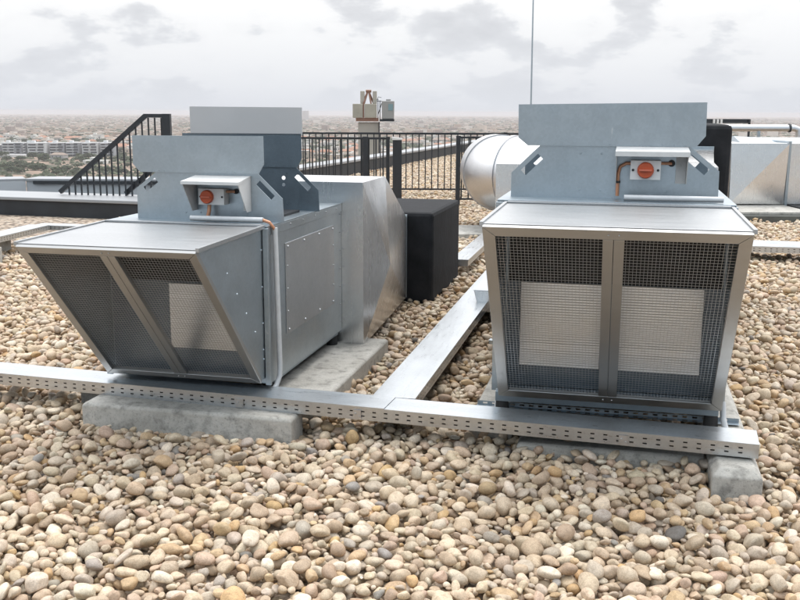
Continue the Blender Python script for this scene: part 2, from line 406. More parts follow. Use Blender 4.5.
def build_gravel():
    rg = np.random.default_rng(11)
    top_p, top_f = stone_protos(4, 16, 3); near_p, near_f = stone_protos(3, 14, 3); mid_p, mid_f = stone_protos(2, 12, 4); far_p, far_f = stone_protos(1, 8, 5)
    V, F, C, Rn = [], [], [], []; off = 0
    P = np.array([s[:3] for s in tile]); A = np.array([s[3:6] for s in tile]); RM = np.array([s[6] for s in tile])
    for ix in range(-9, 10):
        for iy in range(0, 16):
            px = P[:, 0] + ix * TILE; py = P[:, 1] + iy * TILE
            # the sheltered wedge the photograph takes in, with a margin for a step aside
            lim = 0.47 * py + 0.9
            ok = (py > 1.9) & ((py < 22) | ((py < 42) & (px > -0.115 * py) & (px < 0.085 * py))) & (np.abs(px) < lim) & (px > -14)
            # left parapet and the diagonal one bound the gravel
            ok &= (py < 13.7 - (px + 3.45) * 0.2985) | (px > -3.45)
            ok &= (py - 15.0) * 0.268 - 3.42 < px + 0.02
            cA, sA = math.cos(GRID), math.sin(GRID); gs = cA * px + sA * py; gt = -sA * px + cA * py
            for (a0, a1, t0_, t1_) in ((0.36, 0.65, 3.80, 3.96), (-2.6, -1.42, 3.98, 4.10), (-1.50, -1.38, 4.0, 4.3)):      # hollows where the concrete was set down
                ok &= ~((gs > a0) & (gs < a1) & (gt > t0_) & (gt < t1_) & (P[:, 2] - lvl > -0.012))
            idx = np.nonzero(ok & (rg.random(len(px)) > 0.01))[0]
            for m in idx:
                y = py[m]; x = px[m]
                if y < 2.9: pr, fc = top_p, top_f
                elif y < 6.0: pr, fc = near_p, near_f
                elif y < 13.0: pr, fc = mid_p, mid_f
                else: pr, fc = far_p, far_f
                v = pr[rg.integers(len(pr))]
                v = (v * A[m] * (1.04 if y < 13 else 1.18)) @ RM[m].T + np.array([x, y, P[m, 2] - lvl - 0.012])
                V.append(v); F.append(fc + off); off += len(v)
                col = PAL[rg.choice(len(PAL), p=PW)] * (0.97, 0.91, 0.82) * rg.uniform(0.86, 1.14) * (1 + rg.normal(0, 0.012, 3))
                C.append(np.broadcast_to(col, (len(v), 3))); Rn.append(np.full(len(v), rg.random()))
    V = np.concatenate(V).astype(np.float32); F = np.concatenate(F).astype(np.int32); C = np.concatenate(C).astype(np.float32)
    Rn = np.concatenate(Rn).astype(np.float32)
    me = bpy.data.meshes.new('gravel')
    me.vertices.add(len(V)); me.vertices.foreach_set('co', V.ravel())
    me.loops.add(F.size); me.loops.foreach_set('vertex_index', F.ravel())
    me.polygons.add(len(F)); me.polygons.foreach_set('loop_start', np.arange(0, F.size, 3, dtype=np.int32))
    me.polygons.foreach_set('use_smooth', np.ones(len(F), bool))
    me.update(calc_edges=True)
    at = me.attributes.new('stone', 'FLOAT_COLOR', 'POINT')
    at.data.foreach_set('color', np.concatenate([np.clip(C, 0.03, 0.85), Rn[:, None]], 1).ravel())
    m, t, b = newmat('river_pebbles')
    a = N(t, 'ShaderNodeAttribute', attribute_name='stone')
    tc = N(t, 'ShaderNodeTexCoord'); 
    cmbv = N(t, 'ShaderNodeVectorMath', operation='ADD'); sc = N(t, 'ShaderNodeCombineXYZ')
    t.links.new(M(t, 'MULTIPLY', a.outputs['Alpha'], 40.0), sc.inputs[0])
    t.links.new(tc.outputs['Object'], cmbv.inputs[0]); t.links.new(sc.outputs[0], cmbv.inputs[1])
    n1 = noise(t, cmbv.outputs[0], 46.0, 7.0, 0.68, 0.5); n2 = noise(t, cmbv.outputs[0], 260.0, 4.0, 0.65)
    col = mixc(t, 1.0, a.outputs['Color'], ramp(t, n1.outputs[0], [(0.32, (0.74, 0.70, 0.66)), (0.52, (1.0, 1.0, 1.0)), (0.75, (1.18, 1.16, 1.12))]), 'MULTIPLY')
    col = mixc(t, 1.0, col, ramp(t, n2.outputs[0], [(0.32, 0.74), (0.55, 1.0), (0.75, 1.12)]), 'MULTIPLY')
    t.links.new(col, b.inputs['Base Color'])
    t.links.new(ramp(t, a.outputs['Alpha'], [(0, 0.5), (1, 0.8)]), b.inputs['Roughness'])
    bp = N(t, 'ShaderNodeBump'); bp.inputs['Strength'].default_value = 0.4; bp.inputs['Distance'].default_value = 0.003
    t.links.new(n2.outputs[0], bp.inputs['Height']); t.links.new(bp.outputs[0], b.inputs['Normal'])
    me.materials.append(m)
    o = bpy.data.objects.new('gravel', me); link(o); tag(o, kind='stuff')
    print('gravel stones', len(F), 'tris')
build_gravel()

# ------------------------------------------------------------------ the two air handling units
def ahu(p):
    s0, s1, tf, te, tb, zt, zb = p['s0'], p['s1'], p['tf'], p['te'], p['tb'], p['zt'], p['zb']
    k = p['k']; zx, tend = p['zbox'], p['tend']; b0, b1 = p['b0'], p['b1']
    root = thing('air_handling_unit', p['label'], 'air handling unit', ((s0 + s1) / 2, tb, 0))
    I = lambda u, a, v: (u, a, v)
    # --- intake hood: top sheet, two triangular cheeks, floor
    m = MB(); e = 0.004
    m.box(s0 - 0.008, s1 + 0.008, 0, 1, -0.003, 0.0, lambda x, y, z: (x, tf - 0.006 + (tb - tf + 0.006) * y, zt + p['dz'] * y + z))
    for x0, x1 in ((s0 - 0.012, s0 + 0.004), (s1 - 0.004, s1 + 0.012)):
        m.box(x0, x1, 0, 1, -0.012, 0.007, lambda x, y, z: (x, tf - 0.008 + (tb - tf + 0.008) * y, zt + p['dz'] * y + z))
    m.box(s0 + 0.004, s1 - 0.004, tb - 0.035 * k, tb - 0.002, zt + p['dz'] + 0.001, zt + p['dz'] + 0.010)
    mesh_obj('hood_top', m, GALVTOP, root, bevel=0.0015)
    for x in (s0, s1 - 0.003):
        m = MB()
        m.plate([(tf, zt - 0.004), (tb - 0.001, zt - 0.004), (tb - 0.001, zb), (te, zb)], [], x, x + 0.003, lambda u, a, v: (a, u, v))
        sx = -1 if x == s0 else 1; xe = x if sx < 0 else x + 0.003
        for q in range(4):                           # rivets along the back edge
            m.screw((xe, tb - 0.03, zb + 0.1 + q * (zt - zb - 0.2) / 3), (sx, 0, 0), 0.005)
        if sx > 0:
            for q in range(5): m.screw((xe, tf + (te - tf) * (0.2 + q * .15) + 0.16, zt - (zt - zb) * (0.2 + 0.15 * q)), (sx, 0, 0), 0.005)
        mesh_obj('hood_cheek', m, GALV, root)
    m = MB(); m.box(s0 + 0.003, s1 - 0.003, te, tb - 0.004, zb, zb + 0.003); mesh_obj('hood_floor', m, GALV, root)
    # --- slanted frame with wire mesh
    L = math.hypot(te - tf, zb - zt); uy, uz = (te - tf) / L, (zb - zt) / L; ny, nz = uz, -uy
    fr = lambda u, v, nn: (u, tf + uy * v + ny * nn, zt + uz * v + nz * nn)
    bw = 0.050 * k; mid = (s0 + s1) / 2
    m = MB()
    def bar(pl): m.plate(pl, [], 0.0, 0.022, lambda u, a, v: fr(u, v, a))
    g = 0.0012
    bar([(s0, 0), (s1, 0), (s1 - bw, bw - g), (s0 + bw, bw - g)])
    bar([(s0, L), (s1, L), (s1 - bw, L - bw + g), (s0 + bw, L - bw + g)])
    bar([(s0 - 0.0, 0 + g), (s0 + bw - g, bw), (s0 + bw - g, L - bw), (s0, L - g)])
    bar([(s1 + 0.0, 0 + g), (s1 - bw + g, bw), (s1 - bw + g, L - bw), (s1, L - g)])
    bar([(mid - bw * .82, bw), (mid - 0.001, bw), (mid - 0.001, L - bw), (mid - bw * .82, L - bw)])
    bar([(mid + 0.001, bw), (mid + bw * .82, bw), (mid + bw * .82, L - bw), (mid + 0.001, L - bw)])
    for u in (mid - bw * .4, mid + bw * .4):
        for v in (bw * .5, L - bw * .5): m.screw(fr(u, v, 0.022), (0, ny, nz), 0.005)
    mesh_obj('hood_frame', m, ALU, root, bevel=0.002)
    ws, wv = 0.0143, 0.0162; wr = p['wire']
    for u0, u1 in ((s0 + bw, mid - bw * .82), (mid + bw * .82, s1 - bw)):
        m = MB()
        u = u0 + ws * .6
        while u < u1 - 0.003:
            m.box(u - wr, u + wr, bw - 0.004, L - bw + 0.004, 0.006 - wr, 0.006 + wr, fr); u += ws
        v = bw + wv * .4
        while v < L - bw:
            m.box(u0 - 0.004, u1 + 0.004, v - wr, v + wr, 0.0062 + wr, 0.0062 + 3 * wr, fr); v += wv
        mesh_obj('wire_mesh', m, WIRE, root)
    # --- what shows through the mesh: coil opening and pale louvred filter
    m = MB(); m.box(s0 + 0.02, s1 - 0.02, tb - 0.02, tb - 0.012, p['fz1'] + 0.012, zt - 0.03); mesh_obj('coil', m, COIL, root)
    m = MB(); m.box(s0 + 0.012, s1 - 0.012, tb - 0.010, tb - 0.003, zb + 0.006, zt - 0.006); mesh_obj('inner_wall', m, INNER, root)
    m = MB(); z = p['fz0']
    while z < p['fz1']:
        for fa, fb in p['fs']:
            m.box(fa, fb, -1, 1, 0, 0.0115, lambda x, y, q, z=z: (x, tb - 0.034 + 0.010 * y - q * .03, z + q))
        z += 0.0125
    mesh_obj('filter', m, LOUV, root)
    if k > 0.9:
        m = MB(); m.box(-0.16, -0.075, tb - 0.30, tb - 0.022, zt - 0.06, zt - 0.03); mesh_obj('support_bracket', m, GALV, root)
    # --- main casing
    m = MB(); zl = 0.17
    m.box(b0, b1, tb, tend, zl, zx - 0.004)
    casing = mesh_obj('casing', m, GALV, root, bevel=0.004)
    m = MB(); m.box(b0 - 0.006, b1 + 0.006, tb - 0.004, tend - 0.002, zx - 0.003, zx + 0.004)
    m.box(b0 - 0.006, b0 - 0.001, tb - 0.004, tend - 0.002, zx - 0.045, zx - 0.004)
    m.box(b1 + 0.001, b1 + 0.006, tb - 0.004, tend - 0.002, zx - 0.045, zx - 0.004)
    mesh_obj('casing_lid', m, GALV, root, bevel=0.0015)
    # front corner angles beside the hood
    for x0, x1 in ((b0 - 0.01, s0 - 0.004), (s1 + 0.004, b1 + 0.012)):
        m = MB(); m.box(x0, x1, tb - 0.022, tb - 0.002, zl, zx - 0.006); mesh_obj('corner_angle', m, GALV, root, bevel=0.002)
    # access panels with screws
    for side, xb in ((-1, b0), (1, b1)):
        m = MB(); x0, x1 = sorted((xb, xb + side * 0.005))
        ya, yb, za, zc_ = tb + 0.30 * k, tend - 0.20 * k, zl + 0.24 * k, zx - 0.135 * k
        m.box(x0, x1, ya, yb, za, zc_)
        for q in range(4):
            yy = ya + 0.03 + (yb - ya - 0.06) * q / 3
            for zz in (za + 0.02, zc_ - 0.02): m.screw((xb + side * 0.005, yy, zz), (side, 0, 0), 0.008)
        for q in range(3):
            for yy in (ya + 0.02, yb - 0.02): m.screw((xb + side * 0.005, yy, za + (zc_ - za) * (q + 1) / 4), (side, 0, 0), 0.006)
        for q in range(7): m.screw((xb + side * 0.0005, tend - 0.035, zl + 0.06 + (zx - zl - 0.12) * q / 6), (side, 0, 0), 0.006)
        for q in range(6): m.screw((xb + side * 0.0065, tb + 0.12 + (tend - tb - 0.24) * q / 5, zx - 0.02), (side, 0, 0), 0.005)
        mesh_obj('access_panel', m, GALVTOP, root, bevel=0.0015)
    # --- base frame and rubber feet
    m = MB()
    m.box(b0 + 0.02, b1 - 0.02, p['bf'], p['bf'] + 0.05, 0.143, 0.192)
    m.box(b0 + 0.02, b1 - 0.02, tend - 0.07, tend - 0.02, 0.143, 0.168)
    for x in (b0 + 0.02, b1 - 0.07): m.box(x, x + 0.05, p['bf'] + 0.052, tend - 0.072, 0.145, 0.168)
    mesh_obj('base_frame', m, BASEM, root, bevel=0.002)
    for x in (b0 + 0.05, b1 - 0.05):
        for y in (p['bf'] + 0.03, tend - 0.05):
            m = MB(); m.tube([(x, y, 0.088), (x, y, 0.10), (x, y, 0.142)], [0.034, 0.033, 0.030], 14); mesh_obj('foot', m, RUBBER, root, smooth=True)
    # --- discharge cowl: two hourglass baffle plates facing each other
    def slot(pa, pb, off, wd, f0, f1, inner):
        pa, pb = Vector(pa), Vector(pb); d = (pb - pa); nn = Vector((-d.y, d.x)).normalized() * inner
        a, b = pa + d * f0 + nn * off, pa + d * f1 + nn * off
        return [tuple(a), tuple(b), tuple(b + nn * wd), tuple(a + nn * wd)]
    for j, tcw in enumerate((p['tc0'], p['tc1'])):
        lo = p['low']; hi_ = p['up']
        m = MB()
        hl = slot(lo[0], lo[5], 0.022 * k, 0.035 * k, 0.18, 0.78, 1); hr = slot(lo[1], lo[2], 0.022 * k, 0.035 * k, 0.18, 0.78, -1)
        xa = [q[0] for q in lo]; cxm = (min(xa) + max(xa)) / 2
        circ = lambda cx, cz, r: [(cx + r * math.cos(a * math.pi / 6), cz + r * math.sin(a * math.pi / 6)) for a in range(12)]
        holes = [hl, hr]
        if j == 1: holes += [circ(hr[0][0] - 0.10 * k, hr[0][1] - 0.03 * k, 0.014 * k), circ(hr[0][0] - 0.10 * k, hr[0][1] - 0.075 * k, 0.012 * k)]
        m.plate(lo, holes, tcw, tcw + 0.003, I)
        for xx in (0.20, 0.30, 0.62):
            for zz in (0.16, 0.86):
                m.screw((min(xa) + (max(xa) - min(xa)) * (0.14 + xx), tcw, lo[3][1] + (lo[0][1] - lo[3][1]) * zz), (0, -1, 0), 0.005 * k)
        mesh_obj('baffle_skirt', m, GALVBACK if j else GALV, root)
        m = MB(); m.plate(hi_, [], tcw - 0.012, tcw - 0.009, I); m.plate([(hi_[4][0], hi_[4][1]), (hi_[3][0], hi_[3][1]), (hi_[3][0], hi_[3][1] + .004), (hi_[4][0], hi_[4][1] + .004)], [], tcw - 0.009, tcw - 0.0005, I)
        xa = [q[0] for q in hi_]
        for q in (0.12, 0.16, 0.2, 0.24, 0.5, 0.66, 0.72, 0.78, 0.84, 0.9): m.screw((min(xa) + (max(xa) - min(xa)) * q, tcw - 0.012, min(q_[1] for q_ in hi_) + 0.008), (0, -1, 0), 0.003)
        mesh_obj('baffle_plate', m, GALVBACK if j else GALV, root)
    # fan opening between the plates
    m = MB(); m.box(lo[5][0] + 0.1 * k, lo[2][0] - 0.1 * k, p['tc0'] + 0.1, p['tc1'] - 0.08, zx + 0.004, zx + 0.02 * k); mesh_obj('outlet_grille', m, BLACK, root)
    if p.get('flap'):
        m = MB(); fl = p['flap']
        m.plate([(fl[0], fl[2]), (fl[1], fl[2]), (fl[1], fl[3]), (fl[0], fl[3] + 0.004)], [], p['tc1'] - 0.012, p['tc1'] - 0.007, I)
        mesh_obj('raised_flap', m, FLAPM, root)
    # --- isolator switch under a small rain canopy
    c0, c1, cz0, cz1, cd = p['can']; tw = p['tc0']
    m = MB()
    m.add([(c0, tw - 0.001, cz1), (c1, tw - 0.001, cz1), (c1 + .004, tw - cd, cz1 - 0.020), (c0 - .004, tw - cd, cz1 - 0.020),
           (c0, tw - 0.001, cz1 - 0.003), (c1, tw - 0.001, cz1 - 0.003), (c1 + .004, tw - cd, cz1 - 0.042 * k), (c0 - .004, tw - cd, cz1 - 0.042 * k)],
          [(0, 1, 2, 3), (7, 6, 5, 4), (0, 3, 7, 4), (1, 5, 6, 2), (3, 2, 6, 7), (0, 4, 5, 1)])
    can = mesh_obj('switch_canopy', m, PAINT, root)
    for x in (c0 + 0.001, c1 - 0.004):
        m = MB(); m.plate([(tw - 0.001, cz1 - 0.005), (tw - cd + 0.004, cz1 - 0.03), (tw - cd * .35, cz0), (tw - 0.001, cz0)], [], x, x + 0.003, lambda u, a, v: (a, u, v)); mesh_obj('canopy_cheek', m, PAINT, root)
    m = MB(); m.box(c1 - 0.05 * k, c1 - 0.005, tw - 0.004, tw - 0.001, cz0, cz1 - 0.004)
    m.screw((c1 - 0.03 * k, tw - 0.004, (cz0 + cz1) / 2), (0, -1, 0), 0.005)
    mesh_obj('canopy_bracket', m, PAINT, root)
    x0, x1, z0, z1 = p['sw']
    m = MB(); m.box(x0, x1, tw - 0.075 * k, tw - 0.002, z0, z1); 
    xm, zm, rk = (x0 + x1) / 2 + p['kn'], (z0 + z1) / 2, (z1 - z0) * 0.43; yf = tw - 0.075 * k
    m.m = 1
    for xx in (x0 + 0.012 * k, x1 - 0.012 * k): m.tube([(xx, yf + 0.001, zm), (xx, yf - 0.003, zm)], 0.006 * k, 10)
    swb = mesh_obj('switch_box', m, [PLASTIC, DARKHOLE], root)
    m = MB(); m.tube([(xm, yf, zm), (xm, yf - 0.012, zm), (xm, yf - 0.02, zm)], [rk, rk, rk * .9], 28)
    kn = mesh_obj('knob', m, RED, swb, smooth=True)
    m = MB(); m.box(xm - rk * .75, xm + rk * .75, yf - 0.031, yf - 0.019, zm - rk * .13, zm + rk * .13); mesh_obj('knob_bar', m, REDBAR, swb, bevel=0.003)
    m = MB(); gx = x1 + 0.05 * k; m.tube([(gx, tw - 0.001, zm + 0.03 * k), (gx, tw - 0.012, zm + 0.03 * k)], 0.016 * k, 14); mesh_obj('grommet', m, DARKHOLE, root)
    m = MB()
    if p['cable'] == 'side':
        xs = x0 - 0.055 * k
        m.tube([(x0, tw - .03, zm + .028), (x0 - .02, tw - .03, zm + .028), (xs + .008, tw - .03, zm + .012), (xs, tw - .03, zm - .02), (xs, tw - .03, zx + 0.02)], 0.0085, 10)
    else:
        m.tube([(xm, tw - .04, z0 + .004), (xm - .002, tw - .042, z0 - .03), (xm - .01, tw - .05, zx + 0.012)], 0.010, 10)
    mesh_obj('cable', m, COPPER, root, smooth=True)
    m = MB(); m.tube([(x1, tw - .03, zm + .03 * k), (gx, tw - .02, zm + .03 * k)], 0.007, 8)
    mesh_obj('cable', m, COPPER, root, smooth=True)
    m = MB()
    if p['cable'] == 'side': m.tube([(xs, tw - .03, z0 - .01), (xs, tw - .03, z0 - .02)], 0.0125, 10); mesh_obj('cable_clip', m, RUBBER, root)
    # --- grey conduit along the lid, and down the corners
    for pts, r_ in p['cond']:
        m = MB(); m.tube(pts, r_, 12); mesh_obj('conduit', m, CONDUIT, root, smooth=True)
    for pts, r_ in p.get('wires', []):
        m = MB(); m.tube(pts, r_, 8); mesh_obj('wire_end', m, COPPER, root, smooth=True)
    # --- connecting box and tapering duct behind
    tr = p['tr']; f0, f1, fz0, fz1, ft = tr['front']; e0, e1, ez0, ez1, et = tr['end']; kt, kz, kx0, kx1 = tr['knee']
    m = MB()
    vs = [(f0, ft, fz0), (f1, ft, fz0), (f1, ft, fz1), (f0, ft, fz1), (kx0, kt, kz), (kx1, kt, kz), (e0, et, ez1), (e1, et, ez1), (e0, et, ez0), (e1, et, ez0)] + ([tr['mid']] if 'mid' in tr else [])
    m.add(vs, [(0, 1, 2, 3), (3, 2, 5, 4), (4, 5, 7, 6), (6, 7, 9, 8), (1, 0, 8, 9), *([(1, 2, 10), (2, 5, 10), (5, 7, 10), (7, 9, 10), (9, 1, 10)] if 'mid' in tr else [(1, 5, 2), (1, 7, 5), (1, 9, 7)]), (0, 3, 4), (0, 4, 6), (0, 6, 8)])
    mesh_obj('transition_duct', m, GALVDUCT, root)
    m = MB()
    m.box(e0 - .015, e1 + .003, et + 0.002, et + 0.022, ez0 - 0.0, ez1 + .02); mesh_obj('duct_flange', m, GALV, root, bevel=0.002); m = MB(); m.box(f0 - 0.02, f1 + 0.0, ft + 0.0, ft + 0.05, fz0 - 0.03, fz0 - 0.002)
    mesh_obj('duct_flange', m, GALV, root, bevel=0.002)
    bx = p['bb']
    m = MB(); m.box(bx[0], bx[1], bx[2], bx[3], bx[4], bx[5])
    bbx = mesh_obj('insulated_plenum', m, CLOTH, root, bevel=0.03)
    return root

lowR = [(-0.405, 1.345), (0.288, 1.348), (0.426, 1.235), (0.428, 1.095), (-0.540, 1.095), (-0.540, 1.212)]
upR = [(-0.512, 1.538), (0.352, 1.549), (0.355, 1.396), (0.316, 1.346), (-0.463, 1.344), (-0.509, 1.382)]
ahu(dict(label='larger air handling unit at right with its mesh hood facing forward', k=1.0,
    s0=-0.533, s1=0.472, tf=3.703, te=4.36, tb=4.507, zt=1.076, dz=0.008, zb=0.200, zbox=1.094, tend=5.86, b0=-0.575, b1=0.487,
    bf=4.40, wire=0.00065, fz0=0.315, fz1=0.705, fs=[(-0.452, -0.078), (-0.03, 0.375)], tc0=4.697, tc1=5.35, low=lowR, up=upR,
    can=(-0.044, 0.280, 1.175, 1.346, 0.13), sw=(0.023, 0.160, 1.195, 1.283), kn=0.0, cable='side',
    cond=[([(0.0, 4.56, 1.115), (0.44, 4.56, 1.115)], 0.0135), ([(-0.545, 4.45, 0.19), (-0.548, 4.43, 0.10), (-0.552, 4.40, 0.06)], 0.014),
          ([(0.487, 4.45, 0.2), (0.492, 4.43, 0.12), (0.512, 4.39, 0.055)], 0.014)],
    tr=dict(front=(-0.768, 0.525, 0.09, 1.192, 5.862), knee=(6.3, 1.20, -0.74, 0.535), end=(-0.55, 0.60, 0.12, 1.25, 7.15)),
    bb=(-0.55, 0.722, 7.18, 8.4, 0.05, 1.42)))
lowL = [(-2.323, 1.197), (-1.774, 1.199), (-1.645, 1.075), (-1.640, 0.957), (-2.436, 0.957), (-2.433, 1.115)]
upL = [(-2.441, 1.379), (-1.736, 1.381), (-1.735, 1.243), (-1.763, 1.197), (-2.406, 1.196), (-2.443, 1.235)]
ahu(dict(label='smaller air handling unit at left with a raised pale flap and tapering duct behind', k=0.83,
    s0=-2.515, s1=-1.686, tf=3.58, te=4.265, tb=4.32, zt=0.9456, dz=0.012, zb=0.206, zbox=0.955, tend=5.57, b0=-2.54, b1=-1.668,
    bf=4.44, wire=0.00065, fz0=0.34, fz1=0.66, fs=[(-2.17, -1.79)], tc0=4.49, tc1=5.06, low=lowL, up=upL,
    can=(-2.105, -1.81, 1.01, 1.185, 0.17), sw=(-2.066, -1.93, 1.043, 1.122), kn=-0.02, cable='down', flap=(-2.39, -1.73, 1.372, 1.522),
    cond=[([(-2.08, 4.36, 0.982), (-1.70, 4.36, 0.982)], 0.0135), 
          ([(-1.647, 4.378, 0.945), (-1.640, 4.39, 0.26), (-1.640, 4.385, 0.20), (-1.65, 4.36, 0.155), (-1.665, 4.30, 0.118), (-1.67, 4.22, 0.11)], 0.013)],
    wires=[([(-1.70, 4.36, 0.982), (-1.668, 4.36, 0.972), (-1.650, 4.37, 0.945), (-1.645, 4.38, 0.915)], 0.008)],
    tr=dict(front=(-2.68, -1.53, 0.075, 1.083, 5.572), mid=(-1.43, 5.86, 0.55), knee=(6.05, 1.090, -2.66, -1.513), end=(-2.55, -1.675, 0.03, 0.68, 7.4)),
    bb=(-2.55, -1.465, 7.43, 8.68, -0.02, 0.716)))

# ------------------------------------------------------------------ concrete sleepers
def sleeper(s0, s1, t0, t1, z1, label, ch=0.012, z0=-0.06):
    m = MB()
    c = ch
    m.add([(s0, t0, z0), (s1, t0, z0), (s1, t1, z0), (s0, t1, z0), (s0, t0, z1 - c), (s1, t0, z1 - c), (s1, t1, z1 - c), (s0, t1, z1 - c),
           (s0 + c, t0 + c, z1), (s1 - c, t0 + c, z1), (s1 - c, t1 - c, z1), (s0 + c, t1 - c, z1)],
          [(3, 2, 1, 0), (0, 1, 5, 4), (1, 2, 6, 5), (2, 3, 7, 6), (3, 0, 4, 7), (4, 5, 9, 8), (5, 6, 10, 9), (6, 7, 11, 10), (7, 4, 8, 11), (8, 9, 10, 11)])
    single('concrete_sleeper', m, CONC, label, 'concrete block', ((s0 + s1) / 2, (t0 + t1) / 2, z0), bevel=0.006)
sleeper(-2.555, -1.465, 4.055, 4.22, 0.088, 'long grey concrete sleeper carrying the cable tray in front of the smaller unit')
sleeper(-1.78, -1.415, 4.36, 5.75, 0.086, 'concrete sleeper under the near side of the smaller unit, beside the pebble strip')
sleeper(-2.75, -2.40, 4.36, 5.75, 0.086, 'concrete sleeper hidden under the far side of the smaller unit')
sleeper(-0.665, -0.46, 4.30, 5.9, 0.086, 'concrete sleeper under the left side of the larger unit, next to the tray branch')
sleeper(0.404, 0.602, 3.885, 5.9, 0.078, 'pale concrete sleeper whose end juts out under the right end of the cable tray', 0.03)
sleeper(-0.42, 0.40, 4.135, 4.25, 0.036, 'low concrete sleeper half buried in pebbles under the tray before the larger unit')

# ------------------------------------------------------------------ cable trays
def perforated(m, L, z0, z1, y, th, pitch, slot, rows, fn, x0=0.0):
    """a strip in the xz plane at y with rows of oblong holes"""
    xs = [x0]; hx = []
    x = x0 + pitch * .6
    while x + slot < x0 + L - 0.01:
        xs += [x, x + slot]; hx.append((x, x + slot)); x += pitch
    xs.append(x0 + L)
    zs = [z0]
    for a, b in rows: zs += [a, b]
    zs.append(z1); zs = sorted(zs)
    hs = set(a for a, b in hx); rz = set(a for a, b in rows)
    for i in range(len(xs) - 1):
        for j in range(len(zs) - 1):
            if xs[i] in hs and zs[j] in rz: continue
            m.add([(xs[i], y, zs[j]), (xs[i + 1], y, zs[j]), (xs[i + 1], y, zs[j + 1]), (xs[i], y, zs[j + 1])], [(0, 1, 2, 3)], fn)
def tray(label, org, yaw, L, w, h, lids, joints=(), both=True, near_detail=True):
    """runs along local +x from the origin; the perforated front is at local y=0"""
    o = bpy.data.objects.new('cable_tray', None); link(o); o.location = org; o.rotation_euler = (0, 0, yaw); ORIG[o.name] = Vector((0, 0, 0))
    tag(o, label, 'cable tray')
    m = MB(); rows = [(h * .27, h * .27 + 0.006), (h * .63, h * .63 + 0.006)]
    perforated(m, L, 0, h, 0.0, 0, 0.0555, 0.0175, rows, None)
    perforated(m, L, 0, h, w, 0, 0.0555, 0.0175, rows, None)
    m.box(0, L, 0.001, w - 0.001, 0, 0.0015)
    m.box(0, 0.0015, 0.001, w - 0.001, 0.002, h - 0.002); m.box(L - 0.0015, L, 0.001, w - 0.001, 0.002, h - 0.002)
    mesh_obj('tray_body', m, TRAYM, o)
    for a, b, dz in lids:
        m = MB(); m.box(a, b, -0.003, w + 0.003, h + 0.001 + dz, h + 0.0028 + dz)
        m.box(a, b, -0.0032, -0.0016, h - 0.009 + dz, h + 0.0008 + dz); m.box(a, b, w + 0.0016, w + 0.0032, h - 0.009 + dz, h + 0.0008 + dz)
        mesh_obj('tray_lid', m, TRAYM, o)
    for jx in joints:
        m = MB(); m.box(jx - 0.02, jx + 0.02, -0.006, -0.002, 0.004, h - 0.012)
        m.screw((jx - 0.008, -0.006, h * .5), (0, -1, 0), 0.006); m.screw((jx + 0.01, -0.006, h * .3), (0, -1, 0), 0.005)
        mesh_obj('joint_plate', m, SCREW, o)
    m = MB(); m.tube([(0.02, w * .5, 0.02), (L - 0.02, w * .45, 0.02)], 0.014, 8); mesh_obj('cable', m, RUBBER, o); m = MB(); m.tube([(0.02, w * .3, 0.018), (L - 0.02, w * .32, 0.018)], 0.011, 8)
    mesh_obj('cable', m, RUBBER, o)
    return o
pa = g2w((-3.95, 4.287, 0.088)); pb = g2w((0.597, 4.026, 0.085)); dv = pb - pa
Lf = Vector((dv.x, dv.y)).length
TY = math.atan2(dv.y, dv.x)
tray('long lidded cable tray with slotted sides running across in front of both units', pa, TY, Lf, 0.185, 0.060,
     [(0, 1.47, 0.0), (1.4705, 2.92, 0.003), (2.9205, 3.62, 0.0), (3.6205, Lf, 0.0)], (0.66, 2.19, 2.79, Lf - 0.55))
# the branch between the units
bw_ = 0.206
po = g2w((-0.932, 4.312, 0.088))
tray('wide lidded cable tray branching back between the two units', po, GRID + math.pi / 2, 4.9, bw_, 0.060, [(0, 3.0, 0.0), (3.0005, 4.9, 0.0)], ())
o = thing('tray_junction_box', 'bright raised sheet box where the tray branch turns under the larger unit', 'cable tray', (-1.015, 6.75, 0.08))
m = MB(); m.add([(-1.025, 6.75, 0.236), (-0.985, 6.75, 0.08), (-0.25, 6.75, 0.08), (-0.25, 6.75, 0.236), (-1.025, 7.6, 0.236), (-0.985, 7.6, 0.08), (-0.25, 7.6, 0.08), (-0.25, 7.6, 0.236)],
                [(0, 1, 2, 3), (7, 6, 5, 4), (0, 4, 5, 1), (3, 2, 6, 7), (1, 5, 6, 2), (0, 3, 7, 4)]); mesh_obj('box_body', m, GALVDUCT, o, bevel=0.003)
m = MB(); m.box(-1.03, -0.245, 6.745, 7.605, 0.2375, 0.2395); mesh_obj('box_lid', m, TRAYM, o)
po = g2w((-1.39, 8.75, 0.086))
tray('pale cable tray running away behind the black covered plenum', po, GRID + math.pi / 2, 3.2, 0.16, 0.060, [(0, 3.2, 0.0)], ())
po = g2w((0.9, 10.35, 0.095))
tray('slotted cable tray on the gravel at right behind the larger unit', po, GRID, 3.2, 0.5, 0.062, [(0, 3.2, 0.0)], ())
po = g2w((-5.99, 6.2, 0.165))
tray('raised cable tray with a bright lid at the left edge of the photo', po, GRID + math.pi / 2 + 0.10, 3.45, 0.24, 0.06, [(0, 3.45, 0.0)], ())
po = g2w((-6.55, 9.66, 0.165))
tray('far cable tray crossing behind the smaller hood from the raised tray', po, GRID, 3.2, 0.2, 0.05, [(0, 3.2, 0.0)], ())
m = MB(); m.box(-6.9, -6.02, 7.6, 8.32, -0.05, 0.163); single('concrete_block', m, CONC, 'squat concrete block under the raised tray at the left edge', 'concrete block', (-6.4, 7.9, -0.05), bevel=0.008)
m = MB(); m.box(-7.4, -6.5, 8.75, 9.15, -0.05, 0.16); single('concrete_block', m, CONC, 'dark flat block behind the raised tray at the left edge', 'concrete block', (-6.9, 8.9, -0.05), bevel=0.008)
